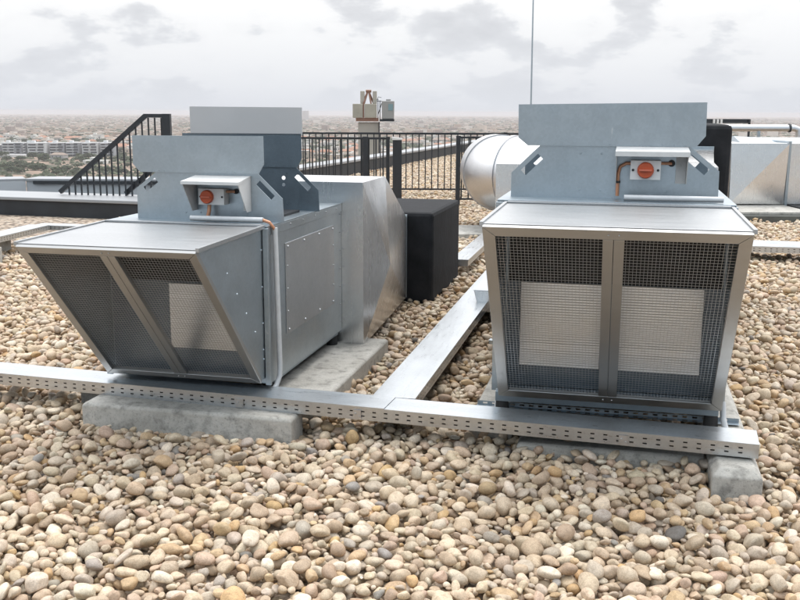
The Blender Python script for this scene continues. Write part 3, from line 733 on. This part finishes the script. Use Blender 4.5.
# slotted strut under the larger unit
o = bpy.data.objects.new('support_strut', None); link(o); o.location = g2w((-0.655, 4.468, 0.087)); o.rotation_euler = (0, 0, GRID); ORIG[o.name] = Vector((0, 0, 0))
tag(o, 'thin slotted steel strut lying under the front feet of the larger unit', 'strut')
m = MB(); perforated(m, 1.225, 0, 0.0009, 0, 0, 0.045, 0.02, [(0.0002, 0.0004)], None); 
m = MB()
perforated(m, 1.225, 0.0, 0.038, 0, 0, 0.045, 0.022, [(0.012, 0.026)], lambda x, y, z: (x, z * 0.98, 0.0))
perforated(m, 1.225, 0.0, 0.020, 0, 0, 0.045, 0.022, [(0.006, 0.014)], lambda x, y, z: (x, 0.038, z))
mesh_obj('strut_body', m, BASEM, o)

# ------------------------------------------------------------------ ducts behind
def arc_path(c, r, a0, a1, n, z):
    return [(c[0] + r * math.cos(a0 + (a1 - a0) * i / n), c[1] + r * math.sin(a0 + (a1 - a0) * i / n), z) for i in range(n + 1)]
root = thing('round_duct', 'big bright silver round duct elbow between the smaller unit and the larger one', 'duct', (1.8, 12.2, 0), 0.0, world=True)
root.rotation_euler = (0, 0, 0)
zc_, rr_ = 0.735, 0.475
m = MB(); pth = [(3.6, 11.9, zc_)] + [(3.6 - 1.81 * i / 4, 11.9, zc_) for i in range(1, 4)] + arc_path((1.79, 12.4), 0.5, -math.pi / 2, -math.pi, 16, zc_) + [(1.29, 13.2, zc_)]
m.tube(pth, rr_, 48); mesh_obj('duct_shell', m, CLAD, root, smooth=True)
def ring(p, d, r, wd=0.03):
    mm = MB(); d = Vector(d).normalized(); p = Vector(p); mm.tube([p - d * wd, p + d * wd], r, 48); return mm
for a in (-math.pi / 2, -math.pi * .75, -math.pi):
    pt = (1.79 + .5 * math.cos(a), 12.4 + .5 * math.sin(a), zc_); mesh_obj('seam_band', ring(pt, (-math.sin(a), math.cos(a), 0), rr_ + 0.014, 0.025), CLAD, root, smooth=True)
m = MB(); m.box(0.6, 2.6, 11.55, 12.5, -0.05, 0.05); single('concrete_pad', m, CONC, 'low concrete pad under the bright silver round duct', 'concrete block', (1.6, 12.1, -0.05), world=True, bevel=0.01)
m = MB(); m.box(1.2, 2.4, 11.8, 12.2, 0.05, 0.27); single('duct_saddle', m, BASEM, 'dark steel saddle between the round duct and its pad', 'duct support', (1.8, 12.0, 0.05), world=True)

root = thing('rectangular_duct', 'wide rectangular sheet metal duct with creased panels at the right edge', 'duct', (6.5, 16, 0.13), 0.0, world=True); root.rotation_euler = (0, 0, 0)
m = MB(); m.box(4.98, 5.84, 14.6, 18.4, 0.14, 1.06)
m2 = MB()      # front sheet folded along its diagonal
m2.add([(4.985, 14.53, 0.15), (5.83, 14.597, 0.15), (5.83, 14.53, 1.05), (4.985, 14.597, 1.05)], [(0, 1, 2), (0, 2, 3)])
mesh_obj('duct_casing', m, GALVDUCT, root, bevel=0.006)
mesh_obj('creased_panel', m2, GALVDUCT, root)
m = MB(); m.box(5.88, 8.6, 14.6, 18.4, 0.14, 1.06); mesh_obj('duct_casing', m, GALVDUCT, root, bevel=0.006)
m = MB(); m.box(5.84, 5.88, 14.57, 18.42, 0.11, 1.09); mesh_obj('duct_flange', m, GALV, root)
m = MB(); m.add([(5.25, 15.0, 1.062), (5.55, 17.6, 1.062), (7.0, 15.2, 1.062), (5.35, 15.6, 1.14)], [(0, 2, 3), (2, 1, 3), (1, 0, 3)]); mesh_obj('top_stiffener', m, GALV, root)
m = MB(); m.box(5.9, 9.0, 13.6, 14.9, 0.086, 0.135); single('rubber_mat', m, RUBBER, 'dark mat on the long plinth under the rectangular duct', 'mat', (7.4, 14.2, 0.086), world=True)
m = MB(); m.box(4.85, 5.85, 13.55, 14.9, 0.086, 0.13); single('concrete_slab', m, CONC, 'pale slab lying on the dark plinth below the creased duct panel', 'concrete block', (5.3, 14.2, 0.086), world=True, bevel=0.01)
m = MB(); m.box(4.75, 9.0, 13.45, 14.95, -0.05, 0.085); single('concrete_plinth', m, simple('dark_plinth_concrete', (0.11, 0.115, 0.105), 0.85, 0, 0.25, 3.0, 0.4, 30.0), 'long dark concrete plinth under the rectangular duct at right', 'concrete block', (6.8, 14.2, -0.05), world=True, bevel=0.01)  # one darker concrete colour over the whole plinth
root = thing('insulated_pipe', 'straight silver clad pipe above the rectangular duct at right', 'pipe', (6.2, 18.8, 0), 0.0, world=True); root.rotation_euler = (0, 0, 0)
m = MB(); m.tube([(5.4, 18.8, 1.225), (7.6, 18.8, 1.225), (7.68, 18.8, 1.20), (7.7, 18.8, 1.12), (7.7, 18.8, 0.0)], 0.065, 20); mesh_obj('pipe_cladding', m, CLAD, root, smooth=True)
m = MB(); m.tube([(7.5, 18.8, 1.225), (7.53, 18.8, 1.225)], 0.085, 20); mesh_obj('pipe_flange', m, RAIL, root)
for x in (5.6, 6.9):
    m = MB(); m.box(x, x + 0.05, 18.77, 18.83, -0.05, 1.17); mesh_obj('pipe_leg', m, GALV, root)

# lightning rod
root = thing('lightning_rod', 'thin upright lightning rod rising behind the larger unit', 'lightning rod', (1.866, 14.0, 0), 0.0, world=True); root.rotation_euler = (0, 0, 0)
m = MB(); m.tube([(1.87, 14, 0.1), (1.866, 14, 1.6), (1.845, 14, 4.2)], [0.016, 0.013, 0.008], 8); mesh_obj('rod', m, GALV, root, smooth=True)
m = MB(); m.tube([(1.87, 14, -0.03), (1.87, 14, 0.12)], [0.2, 0.16], 20); mesh_obj('rod_base', m, CONC, root)

# ------------------------------------------------------------------ railings
def railing(label, segs, z0, z1, pitch, posts, r=0.011, group=None, rail=0.022, low=0.10, cap=None):
    a = segs[0][0]
    root = thing('railing', label, 'railing', (a[0], a[1], 0), 0.0, world=True, group=group); root.rotation_euler = (0, 0, 0)
    for (x0, y0), (x1, y1) in segs:
        d = Vector((x1 - x0, y1 - y0)); L = d.length; d /= L; nn = Vector((-d.y, d.x))
        f = lambda u, w, z, d=d, nn=nn, x0=x0, y0=y0: (x0 + d.x * u + nn.x * w, y0 + d.y * u + nn.y * w, z)
        m = MB(); m.box(0, L, -rail, rail, z1 - 0.035, z1, f); mesh_obj('top_rail', m, RAIL, root)
        m = MB(); m.box(0, L, -0.015, 0.015, low, low + 0.03, f); mesh_obj('bottom_rail', m, RAIL, root)
        u = pitch * .5; k = 0
        while u < L and k < 100:
            m = MB(); m.box(u - r, u + r, -r, r, low + 0.03, z1 - 0.035, f); mesh_obj('baluster', m, RAIL, root); u += pitch; k += 1
        for pu, pw in posts:
            if 0 <= pu <= L:
                m = MB(); m.box(pu - pw, pu + pw, -pw, pw, z0, z1 + 0.01, f); mesh_obj('post', m, RAIL, root)
    return root
railing('near black railing with broad posts ending at the gate behind the smaller unit', [((-2.75, 15.75), (-0.17, 15.6))], -0.05, 1.10, 0.115, [(0.05, 0.04), (2.19, 0.045), (2.55, 0.028)])
railing('short black railing right of the gate gap, running behind the silver round duct', [((0.93, 15.6), (3.4, 15.75))], -0.05, 1.12, 0.115, [(0.0, 0.035), (1.15, 0.05)])
railing('long black railing of thin bars behind the near railing and gate gap', [((-3.0, 17.6), (3.6, 17.6))], -0.05, 1.135, 0.117, [(0.1, 0.03), (4.9, 0.03), (6.4, 0.03)], 0.010)
root = thing('gate_post', 'square black gate post with a white cap at the end of the near railing', 'gate post', (-0.05, 15.55, 0), 0.0, world=True); root.rotation_euler = (0, 0, 0)
m = MB(); m.box(-0.125, 0.02, 15.45, 15.6, -0.05, 1.06); mesh_obj('post_body', m, RAIL, root, bevel=0.004)
m = MB(); m.add([(-0.135, 15.44, 1.062), (0.03, 15.44, 1.062), (0.03, 15.61, 1.062), (-0.135, 15.61, 1.062), (-0.135, 15.44, 1.11), (0.03, 15.44, 1.085), (0.03, 15.61, 1.085), (-0.135, 15.61, 1.11)],
                [(0, 3, 2, 1), (4, 5, 6, 7), (0, 1, 5, 4), (1, 2, 6, 5), (2, 3, 7, 6), (3, 0, 4, 7)]); mesh_obj('post_cap', m, PAINT, root)
# stair railing on the left parapet
root = thing('stair_railing', 'sloping black stair railing standing on the low parapet at left', 'railing', (-4.5, 14.7, 0.2), 0.0, world=True); root.rotation_euler = (0, 0, 0)
A_, B_, C_ = Vector((-5.28, 14.9, 0.26)), Vector((-3.83, 14.62, 1.43)), Vector((-3.50, 14.56, 1.43))
m = MB()
def beam(m, a, b, hw, hh):
    d = (b - a); L = d.length; d.normalize(); side = Vector((-d.y, d.x, 0)).normalized(); up = side.cross(d) * -1
    m.box(0, L, -hw, hw, -hh, hh, lambda u, w, z: tuple(a + d * u + side * w + up * z))
beam(m, A_, B_, 0.03, 0.032); beam(m, B_ - Vector((0.02, 0, 0)), C_, 0.03, 0.028); mesh_obj('handrail', m, RAIL, root)
m = MB(); m.box(C_.x - 0.06, C_.x + 0.06, C_.y - 0.05, C_.y + 0.05, 0.2, 1.46); mesh_obj('post', m, RAIL, root)
x = -5.13
while x < -3.55:
    f = min(1.0, (x - A_.x) / (B_.x - A_.x)); zt_ = A_.z + (B_.z - A_.z) * f - 0.03; yy = A_.y + (B_.y - A_.y) * (x - A_.x) / (B_.x - A_.x)
    m = MB(); m.box(x - 0.011, x + 0.011, yy - 0.011, yy + 0.011, 0.222, zt_); mesh_obj('baluster', m, RAIL, root); x += 0.103
m = MB(); beam(m, Vector((-4.22, 14.75, 0.25)), Vector((-3.55, 14.6, 0.82)), 0.02, 0.035); mesh_obj('lower_rail', m, RAIL, root)
# dark balustrade far right
root = thing('railing', 'distant dark balustrade above the silver pipe at right', 'railing', (13.4, 40, 0), 0.0, world=True); root.rotation_euler = (0, 0, 0)
m = MB(); m.box(11.6, 14.35, 39.97, 40.03, 1.10, 1.27); mesh_obj('panel', m, RAIL, root)
for x in (11.7, 12.85, 13.0, 13.15, 14.3):
    m = MB(); m.box(x - .04, x + .04, 39.9, 39.965, -0.05, 1.26); mesh_obj('post', m, PAINT if 12.5 < x < 13.4 else RAIL, root)

# ------------------------------------------------------------------ crane head beyond the roof
root = thing('tower_crane', 'crane top with khaki counterweights, orange frame and grey cab above the railings', 'crane', (-2.0, 70, -50), 0.0, world=True); root.rotation_euler = (0, 0, 0)
KH = simple('khaki_concrete', (0.40, 0.375, 0.31), 0.85, 0, 0.15, 1.2); ORG = simple('orange_primer', (0.27, 0.145, 0.10), 0.6, 0, 0.2); CAB = simple('cab_grey', (0.33, 0.325, 0.31), 0.5, 0, 0.1)
MAST = simple('mast_pale', (0.42, 0.39, 0.34), 0.7, 0, 0.12, 0.6)
GLASS = simple('cab_glass', (0.22, 0.33, 0.35), 0.1, 0.0, 0.05)
m = MB(); m.box(-3.05, -1.6, 69.6, 71.2, -49.9, 0.75); mesh_obj('mast', m, MAST, root, bevel=0.03)
for x0, x1 in ((-3.42, -2.70), (-2.58, -1.72)):
    m = MB(); m.box(x0, x1, 69.3, 70.0, 1.08, 2.06); mesh_obj('counterweight', m, KH, root, bevel=0.03)
m = MB(); m.box(-3.2, -1.62, 69.4, 71.4, 0.84, 1.07); m.box(-2.69, -2.60, 69.35, 69.6, 1.08, 2.2); mesh_obj('slewing_frame', m, ORG, root)
m = MB()
for a, b in (((-2.62, 69.6, 2.06), (-2.36, 69.8, 2.92)), ((-2.12, 69.6, 2.06), (-2.28, 69.8, 2.92)), ((-1.95, 70.4, 2.06), (-2.25, 69.9, 2.85)), ((-2.75, 70.4, 2.06), (-2.4, 69.9, 2.85))): m.tube([a, b], 0.07, 6)
m.tube([(-2.5, 69.8, 2.95), (-2.1, 69.8, 2.95)], 0.1, 8); mesh_obj('a_frame', m, ORG, root)
for x in (-2.74, -1.86):
    m = MB(); m.box(x - 0.15, x + 0.15, 69.7, 70.1, 2.07, 2.96); mesh_obj('hoist_column', m, MAST, root, bevel=0.03)
m = MB(); m.add([(-1.33, 69.2, 1.0), (-0.48, 69.2, 1.0), (-0.46, 69.2, 2.27), (-1.36, 69.2, 2.27), (-1.33, 70.6, 1.0), (-0.48, 70.6, 1.0), (-0.46, 70.6, 2.27), (-1.36, 70.6, 2.27)],
    [(0, 1, 2, 3), (5, 4, 7, 6), (4, 0, 3, 7), (1, 5, 6, 2), (3, 2, 6, 7), (4, 5, 1, 0)]); cb = mesh_obj('cab', m, CAB, root, bevel=0.05)
m = MB(); m.box(-0.88, -0.56, 69.17, 69.197, 1.6, 2.05); mesh_obj('cab_window', m, GLASS, cb)
m = MB(); m.box(-1.05, -0.72, 69.5, 70.2, 2.275, 2.38); mesh_obj('roof_hatch', m, CAB, cb)
m = MB(); m.box(-1.5, -0.46, 69.15, 70.7, 0.84, 0.995); mesh_obj('cab_floor', m, RAIL, root)
m = MB()
for x, z1_ in ((-1.62, 2.4), (-1.48, 2.3)): m.tube([(x, 69.5, 1.0), (x, 69.5, z1_)], 0.03, 6)
m.tube([(-1.7, 69.5, 2.25), (-1.35, 69.5, 2.25)], 0.025, 6); m.tube([(-1.62, 69.5, 1.3), (-1.36, 69.5, 2.1)], 0.03, 6); m.tube([(-1.70, 69.5, 2.3), (-1.60, 69.5, 2.55), (-1.38, 69.5, 2.5)], 0.02, 6)
mesh_obj('ladder', m, RAIL, root)
m = MB(); m.box(-1.585, -1.5, 69.3, 69.4, -6, 0.8); mesh_obj('hoist_cable', m, RAIL, root)

# ------------------------------------------------------------------ the city below
def vcol_mat(name):
    m, t, b = newmat(name); a = N(t, 'ShaderNodeAttribute', attribute_name='tint'); t.links.new(a.outputs['Color'], b.inputs['Base Color']); b.inputs['Roughness'].default_value = 0.9
    return m
GZ = -50.0
WALLS = [simple('house_wall_white', (0.66, 0.64, 0.60), 0.9, 0, 0.1, 0.3), simple('house_wall_beige', (0.48, 0.40, 0.32), 0.9, 0, 0.12, 0.3), simple('house_wall_grey', (0.40, 0.39, 0.38), 0.9, 0, 0.12, 0.3)]
ROOFS = [simple('roof_pale', (0.56, 0.54, 0.51), 0.9, 0, 0.15, 0.4), simple('roof_terracotta', (0.36, 0.19, 0.13), 0.9, 0, 0.2, 0.4), simple('roof_brown', (0.28, 0.22, 0.18), 0.9, 0, 0.2, 0.4)]
WIN = simple('dark_window', (0.06, 0.065, 0.075), 0.3, 0, 0.2)
def house_mesh(kind, w, d, h, roof):
    m = MB(); m.m = 0; m.box(-w / 2, w / 2, -d / 2, d / 2, 0, h)
    m.m = 2
    for x in (-0.3, 0.0, 0.3):
        m.box(w * x - 0.6, w * x + 0.6, -d / 2 - 0.05, -d / 2 - 0.002, h * .4, h * .75)
    m.m = 1
    if roof == 'flat':
        m.box(-w / 2 - .2, w / 2 + .2, -d / 2 - .2, d / 2 + .2, h + 0.01, h + .5); m.m = 0; m.box(-w * .3, -w * .05, -d * .2, d * .2, h + .51, h + 2.2)
    else:
        e = 0.5
        m.add([(-w / 2 - e, -d / 2 - e, h + .01), (w / 2 + e, -d / 2 - e, h + .01), (w / 2 + e, d / 2 + e, h + .01), (-w / 2 - e, d / 2 + e, h + .01), (-w / 2 + d * .3, 0, h + d * .26), (w / 2 - d * .3, 0, h + d * .26)],
              [(0, 1, 5, 4), (2, 3, 4, 5), (1, 2, 5), (3, 0, 4), (3, 2, 1, 0)])
    return m
KINDS = [('flat-roofed white house in the hazy city below', 'flat roofed white houses in the city', 0, 0, 'flat', 11, 9, 6.5),
         ('hip-roofed beige house with a reddish roof in the hazy city below', 'red roofed beige houses in the city', 1, 1, 'hip', 12, 9, 4.5),
         ('hip-roofed grey house with a brown roof in the hazy city below', 'brown roofed grey houses in the city', 2, 2, 'hip', 13, 9, 5),
         ('flat-roofed beige house with a pale roof in the hazy city below', 'flat roofed beige houses in the city', 1, 0, 'flat', 13, 10, 6)]
protos = []
for lb, gr, wi, ri, rf, w, d, h in KINDS:
    me = mesh_obj('house', house_mesh(0, w, d, h, rf), [WALLS[wi], ROOFS[ri], WIN]); tag(me, lb, 'house', gr); protos.append(me)
def city_spot(y0, y1):
    """random place in the strips of town that show to the left of, and between, the units"""
    y = y0 + (y1 - y0) * rnd.random() ** 0.8
    px = rnd.uniform(-6, 176) if rnd.random() < 0.5 else rnd.uniform(300, 524)
    return (px - 400) / FPX * y * 1.0, y
used = []
def free(x, y, r):
    for a, b in used:
        if abs(a - x) < r and abs(b - y) < r: return False
    used.append((x, y)); return True
cnt = 0; first = [True] * 4
for tr in range(6000):
    if cnt >= 296: break
    x, y = city_spot(960, 1750)
    pxx = x / y * FPX + 400
    if y < 1175 and pxx < 178 and not (rnd.random() < 0.05): continue
    if not free(x, y, 15): continue
    k = rnd.choices(range(4), (4, 3, 2, 3))[0]
    o = protos[k] if first[k] else protos[k].copy()
    if not first[k]: COL.objects.link(o)
    first[k] = False
    o.location = (x, y, GZ); o.rotation_euler = (0, 0, rnd.uniform(-0.5, 0.5)); s = rnd.uniform(0.85, 1.45); o.scale = (s * rnd.uniform(.8, 1.4), s, s * rnd.uniform(.8, 1.2)); cnt += 1
# trees one can tell apart
LEAF = simple('city_foliage', (0.045, 0.062, 0.028), 0.9, 0, 0.5, 0.35); BARK = simple('city_bark', (0.10, 0.075, 0.05), 0.9)
def crown(seed, w, h):
    rg = random.Random(seed); m = MB()
    for q in range(150):
        a = rg.uniform(0, 6.283); r = w * math.sqrt(rg.random()); z = h * (0.3 + 0.7 * rg.random())
        r *= math.sqrt(max(0.05, 1 - ((z / h - 0.58) / 0.45) ** 2)); s = rg.uniform(0.5, 1.1)
        p = Vector((r * math.cos(a), r * math.sin(a), z)); d1 = Vector((rg.gauss(0, 1), rg.gauss(0, 1), rg.gauss(0, 1))).normalized(); d2 = d1.orthogonal()
        d3 = d1.cross(d2)
        m.add([tuple(p + d1 * s), tuple(p + d2 * s), tuple(p - d1 * s * .7 + d3 * .4), tuple(p - d2 * s), tuple(p + d3 * s * .9), tuple(p - d3 * s * .9)],
              [(0, 1, 4), (1, 2, 4), (2, 3, 4), (3, 0, 4), (1, 0, 5), (2, 1, 5), (3, 2, 5), (0, 3, 5)])
    return m
tp = []
for sd, w, h in ((1, 4.5, 7), (2, 6.0, 8), (3, 7.5, 7)):
    r = bpy.data.objects.new('tree', None); link(r); ORIG[r.name] = Vector((0, 0, 0)); tag(r, 'dark green bushy tree among the houses of the hazy city', 'tree', 'trees in the city below')
    mesh_obj('crown', crown(sd, w, h), LEAF, r); m = MB(); m.tube([(0, 0, 0), (0.2, 0, h * .5)], [0.5, 0.25], 6); mesh_obj('trunk', m, BARK, r); tp.append(r)
def put_tree(x, y, s, ft=[True] * 3):
    k = rnd.randrange(3); r = tp[k]
    if not ft[k]:
        q = r.copy(); COL.objects.link(q)
        for c in [c for c in tp[k].children]:
            d = c.copy(); COL.objects.link(d); d.parent = q
        r = q
    ft[k] = False
    r.location = (x, y, GZ); r.rotation_euler = (0, 0, rnd.uniform(0, 6.28)); r.scale = (s * rnd.uniform(.9, 1.5), s * 1.2, s * rnd.uniform(.7, 1.0))
clumps = [(25, 168, 14), (45, 171, 8), (62, 176, 6), (90, 163, 9), (75, 172, 9), (110, 174, 8), (120, 162, 6), (10, 172, 6), (140, 170, 6)]
for pxc, pyc, num in clumps:
    for q in range(num):
        px = pxc + rnd.gauss(0, 9); py = pyc + rnd.gauss(0, 1.4)
        dep = PITCH - math.atan((300 - py) / FPX); y = (H - GZ) / math.tan(dep)
        put_tree((px - 400) / FPX * y, y, rnd.uniform(0.35, 0.8))
for q in range(140):
    x, y = city_spot(960, 1900); put_tree(x, y, rnd.uniform(0.6, 1.2))
# everything further out reads as one mass
def mass(n_h, n_t):
    rg = np.random.default_rng(21); V, F, C = [], [], []; off = 0
    cube = np.array([(x, y, z) for z in (0, 1) for y in (-.5, .5) for x in (-.5, .5)], float); cf = [(4, 5, 7, 6), (0, 1, 5, 4), (2, 6, 7, 3), (0, 4, 6, 2), (1, 3, 7, 5)]
    wallc = np.array([(0.54, 0.46, 0.38), (0.44, 0.33, 0.25), (0.34, 0.26, 0.20), (0.66, 0.61, 0.55), (0.28, 0.22, 0.19)])
    roofc = np.array([(0.44, 0.36, 0.30), (0.30, 0.16, 0.11), (0.22, 0.155, 0.12), (0.58, 0.53, 0.48), (0.34, 0.22, 0.16)])
    for k in range(n_h):
        y = 1700 * (9500 / 1700) ** (rg.random() ** 0.85); x = rg.uniform(-0.5, 0.5) * y; gr = 1 + (y / 9000)
        w, d, h = rg.uniform(8, 17) * gr, rg.uniform(8, 13) * gr, rg.uniform(3.5, 7) * (1 + (rg.random() < 0.012) * 1.5)
        a = rg.uniform(-.6, .6); R = np.array([[math.cos(a), -math.sin(a), 0], [math.sin(a), math.cos(a), 0], [0, 0, 1]])
        v = (cube * (w, d, h)) @ R.T + (x, y, GZ - 0.2); V.append(v); wc = wallc[rg.integers(5)] * rg.uniform(.85, 1.1); rc = roofc[rg.integers(5)] * rg.uniform(.85, 1.1)
        for q, f in enumerate(cf): F.append([i + off for i in f]); C.append(rc if q == 0 else wc)
        off += 8
    for k in range(n_t):
        y = 1250 * (9000 / 1250) ** rg.random(); x = rg.uniform(-0.5, 0.5) * y; gr = 1 + y / 5000; w = rg.uniform(3, 8) * gr; h = rg.uniform(3, 7)
        if k < 3000:
            y = rg.uniform(740, 1240); x = rg.uniform(-0.5, 0.5) * y; w = rg.uniform(1.0, 4.5); h = rg.uniform(0.8, 3.2)
        v = np.array([(w * math.cos(q * 1.0472), w * .8 * math.sin(q * 1.0472), h * .35) for q in range(6)] + [(w * .5 * math.cos(q * 1.571), w * .5 * math.sin(q * 1.571), h) for q in range(4)] + [(0, 0, 0)])
        v[:10] *= rg.uniform(.8, 1.2, (10, 1)); V.append(v + (x, y, GZ)); c = np.array((0.05, 0.062, 0.033)) * rg.uniform(.7, 1.6)
        fs = [(6, 7, 8, 9), (0, 1, 6), (1, 7, 6), (1, 2, 7), (2, 3, 7), (3, 8, 7), (3, 4, 8), (4, 9, 8), (4, 5, 9), (5, 0, 9), (0, 6, 9)]
        for f in fs: F.append([i + off for i in f]); C.append(c)
        off += 11
    me = bpy.data.meshes.new('distant_city'); me.from_pydata(np.concatenate(V).tolist(), [], F); me.update()
    at = me.attributes.new('tint', 'FLOAT_COLOR', 'FACE'); at.data.foreach_set('color', np.concatenate([np.array(C), np.ones((len(C), 1))], 1).astype(np.float32).ravel())
    me.materials.append(vcol_mat('distant_city')); o = bpy.data.objects.new('distant_city', me); link(o); tag(o, kind='stuff')
mass(20000, 15000)
# the row of white apartment blocks
AW = simple('apartment_white', (0.62, 0.62, 0.62), 0.8, 0, 0.05, 0.2); AG = simple('apartment_grey', (0.30, 0.31, 0.33), 0.8, 0, 0.08, 0.2)
def block(pxa, pxb, storeys, label, Y=1100, grey=True):
    xa, xb = (pxa - 400) / FPX * Y, (pxb - 400) / FPX * Y; h = 3.0 * storeys
    root = thing('apartment_block', label, 'apartment block', ((xa + xb) / 2, Y, GZ), 0.0, world=True, group='white apartment blocks in a row'); root.rotation_euler = (0, 0, 0)
    m = MB(); m.box(xa, xb, Y, Y + 14, GZ, GZ + h); mesh_obj('wall', m, AG if grey else AW, root)
    m = MB(); m.box(xa - .3, xb + .3, Y - .3, Y + 14.3, GZ + h, GZ + h + .8); m.box(xa + 3, xa + 7, Y + 4, Y + 9, GZ + h + .81, GZ + h + 3); mesh_obj('roof', m, AW, root)
    w = xb - xa; nb = max(2, int(w / 7))
    for q in range(storeys):
        z = GZ + q * 3.0
        m = MB()
        for i in range(nb):
            c = xa + w * (i + .5) / nb; m.box(c - w / nb * rnd.uniform(.25, .45), c + w / nb * rnd.uniform(.2, .45), Y - .25, Y - .02, z + .5, z + 2.5)
        mesh_obj('window_row', m, WIN, root)
        m = MB(); m.box(xa + w * .04, xa + w * .62, Y - 1.6, Y - .26, z + 2.3, z + 3.2)
        mesh_obj('balcony', m, AW, root)
for pa_, pb_, st_, Y_, lb in ((-8, 4, 4, 1110, 'leftmost white apartment block of the row, cut by the photo edge'), (6, 25, 5, 1105, 'white apartment block second from the left in the row'),
        (27, 29.5, 5, 1100, 'narrow grey stair tower between the white apartment blocks'), (31, 49, 5, 1100, 'white apartment block with long balconies, third in the row from the left'), (53, 67, 5, 1106, 'white apartment block in the middle of the row'),
        (69, 82, 5, 1110, 'white apartment block just right of the middle of the row'), (85, 100, 5, 1112, 'white apartment block second from the right end of the row'), (103, 116, 5, 1116, 'rightmost white apartment block behind the stair railing')):
    block(pa_, pb_, st_, lb, Y_, pa_ not in (31, 85))
m = MB(); m.box((4 - 400) / FPX * 1085, (30 - 400) / FPX * 1085, 1080, 1090, GZ, GZ + 3.2); single('low_building', m, AW, 'long low white building before the apartment row', 'building', ((17 - 400) / FPX * 1085, 1085, GZ), world=True)
m = MB(); m.box((85 - 400) / FPX * 950, (108 - 400) / FPX * 950, 950, 962, GZ, GZ + 3.6); m.box((92 - 400) / FPX * 950, (98 - 400) / FPX * 950, 950.5, 961, GZ + 3.61, GZ + 6.4); single('low_building', m, WALLS[0], 'low white stepped building among trees before the stair railing', 'building', ((96 - 400) / FPX * 950, 956, GZ), world=True)
m = MB(); m.box((303.5 - 400) / FPX * 6000, (309.5 - 400) / FPX * 6000, 6000, 6030, GZ, GZ + 56); single('tower_block', m, WALLS[2], 'faint high tower block on the horizon right of the pale flap', 'building', ((306 - 400) / FPX * 6000, 6010, GZ), world=True)

# ------------------------------------------------------------------ haze
m = MB(); m.box(-15000, 15000, -400, 15000, -51, 6.0)
hz = mesh_obj('haze', m, [])
hm = bpy.data.materials.new('haze'); hm.use_nodes = True; t = hm.node_tree; t.nodes.clear()
ho = N(t, 'ShaderNodeOutputMaterial'); pv = N(t, 'ShaderNodeVolumePrincipled')
pv.inputs['Color'].default_value = (0.68, 0.68, 0.71, 1); pv.inputs['Density'].default_value = 1.4e-4; pv.inputs['Anisotropy'].default_value = 0.2
t.links.new(pv.outputs[0], ho.inputs['Volume']); hz.data.materials.append(hm); tag(hz, kind='stuff')
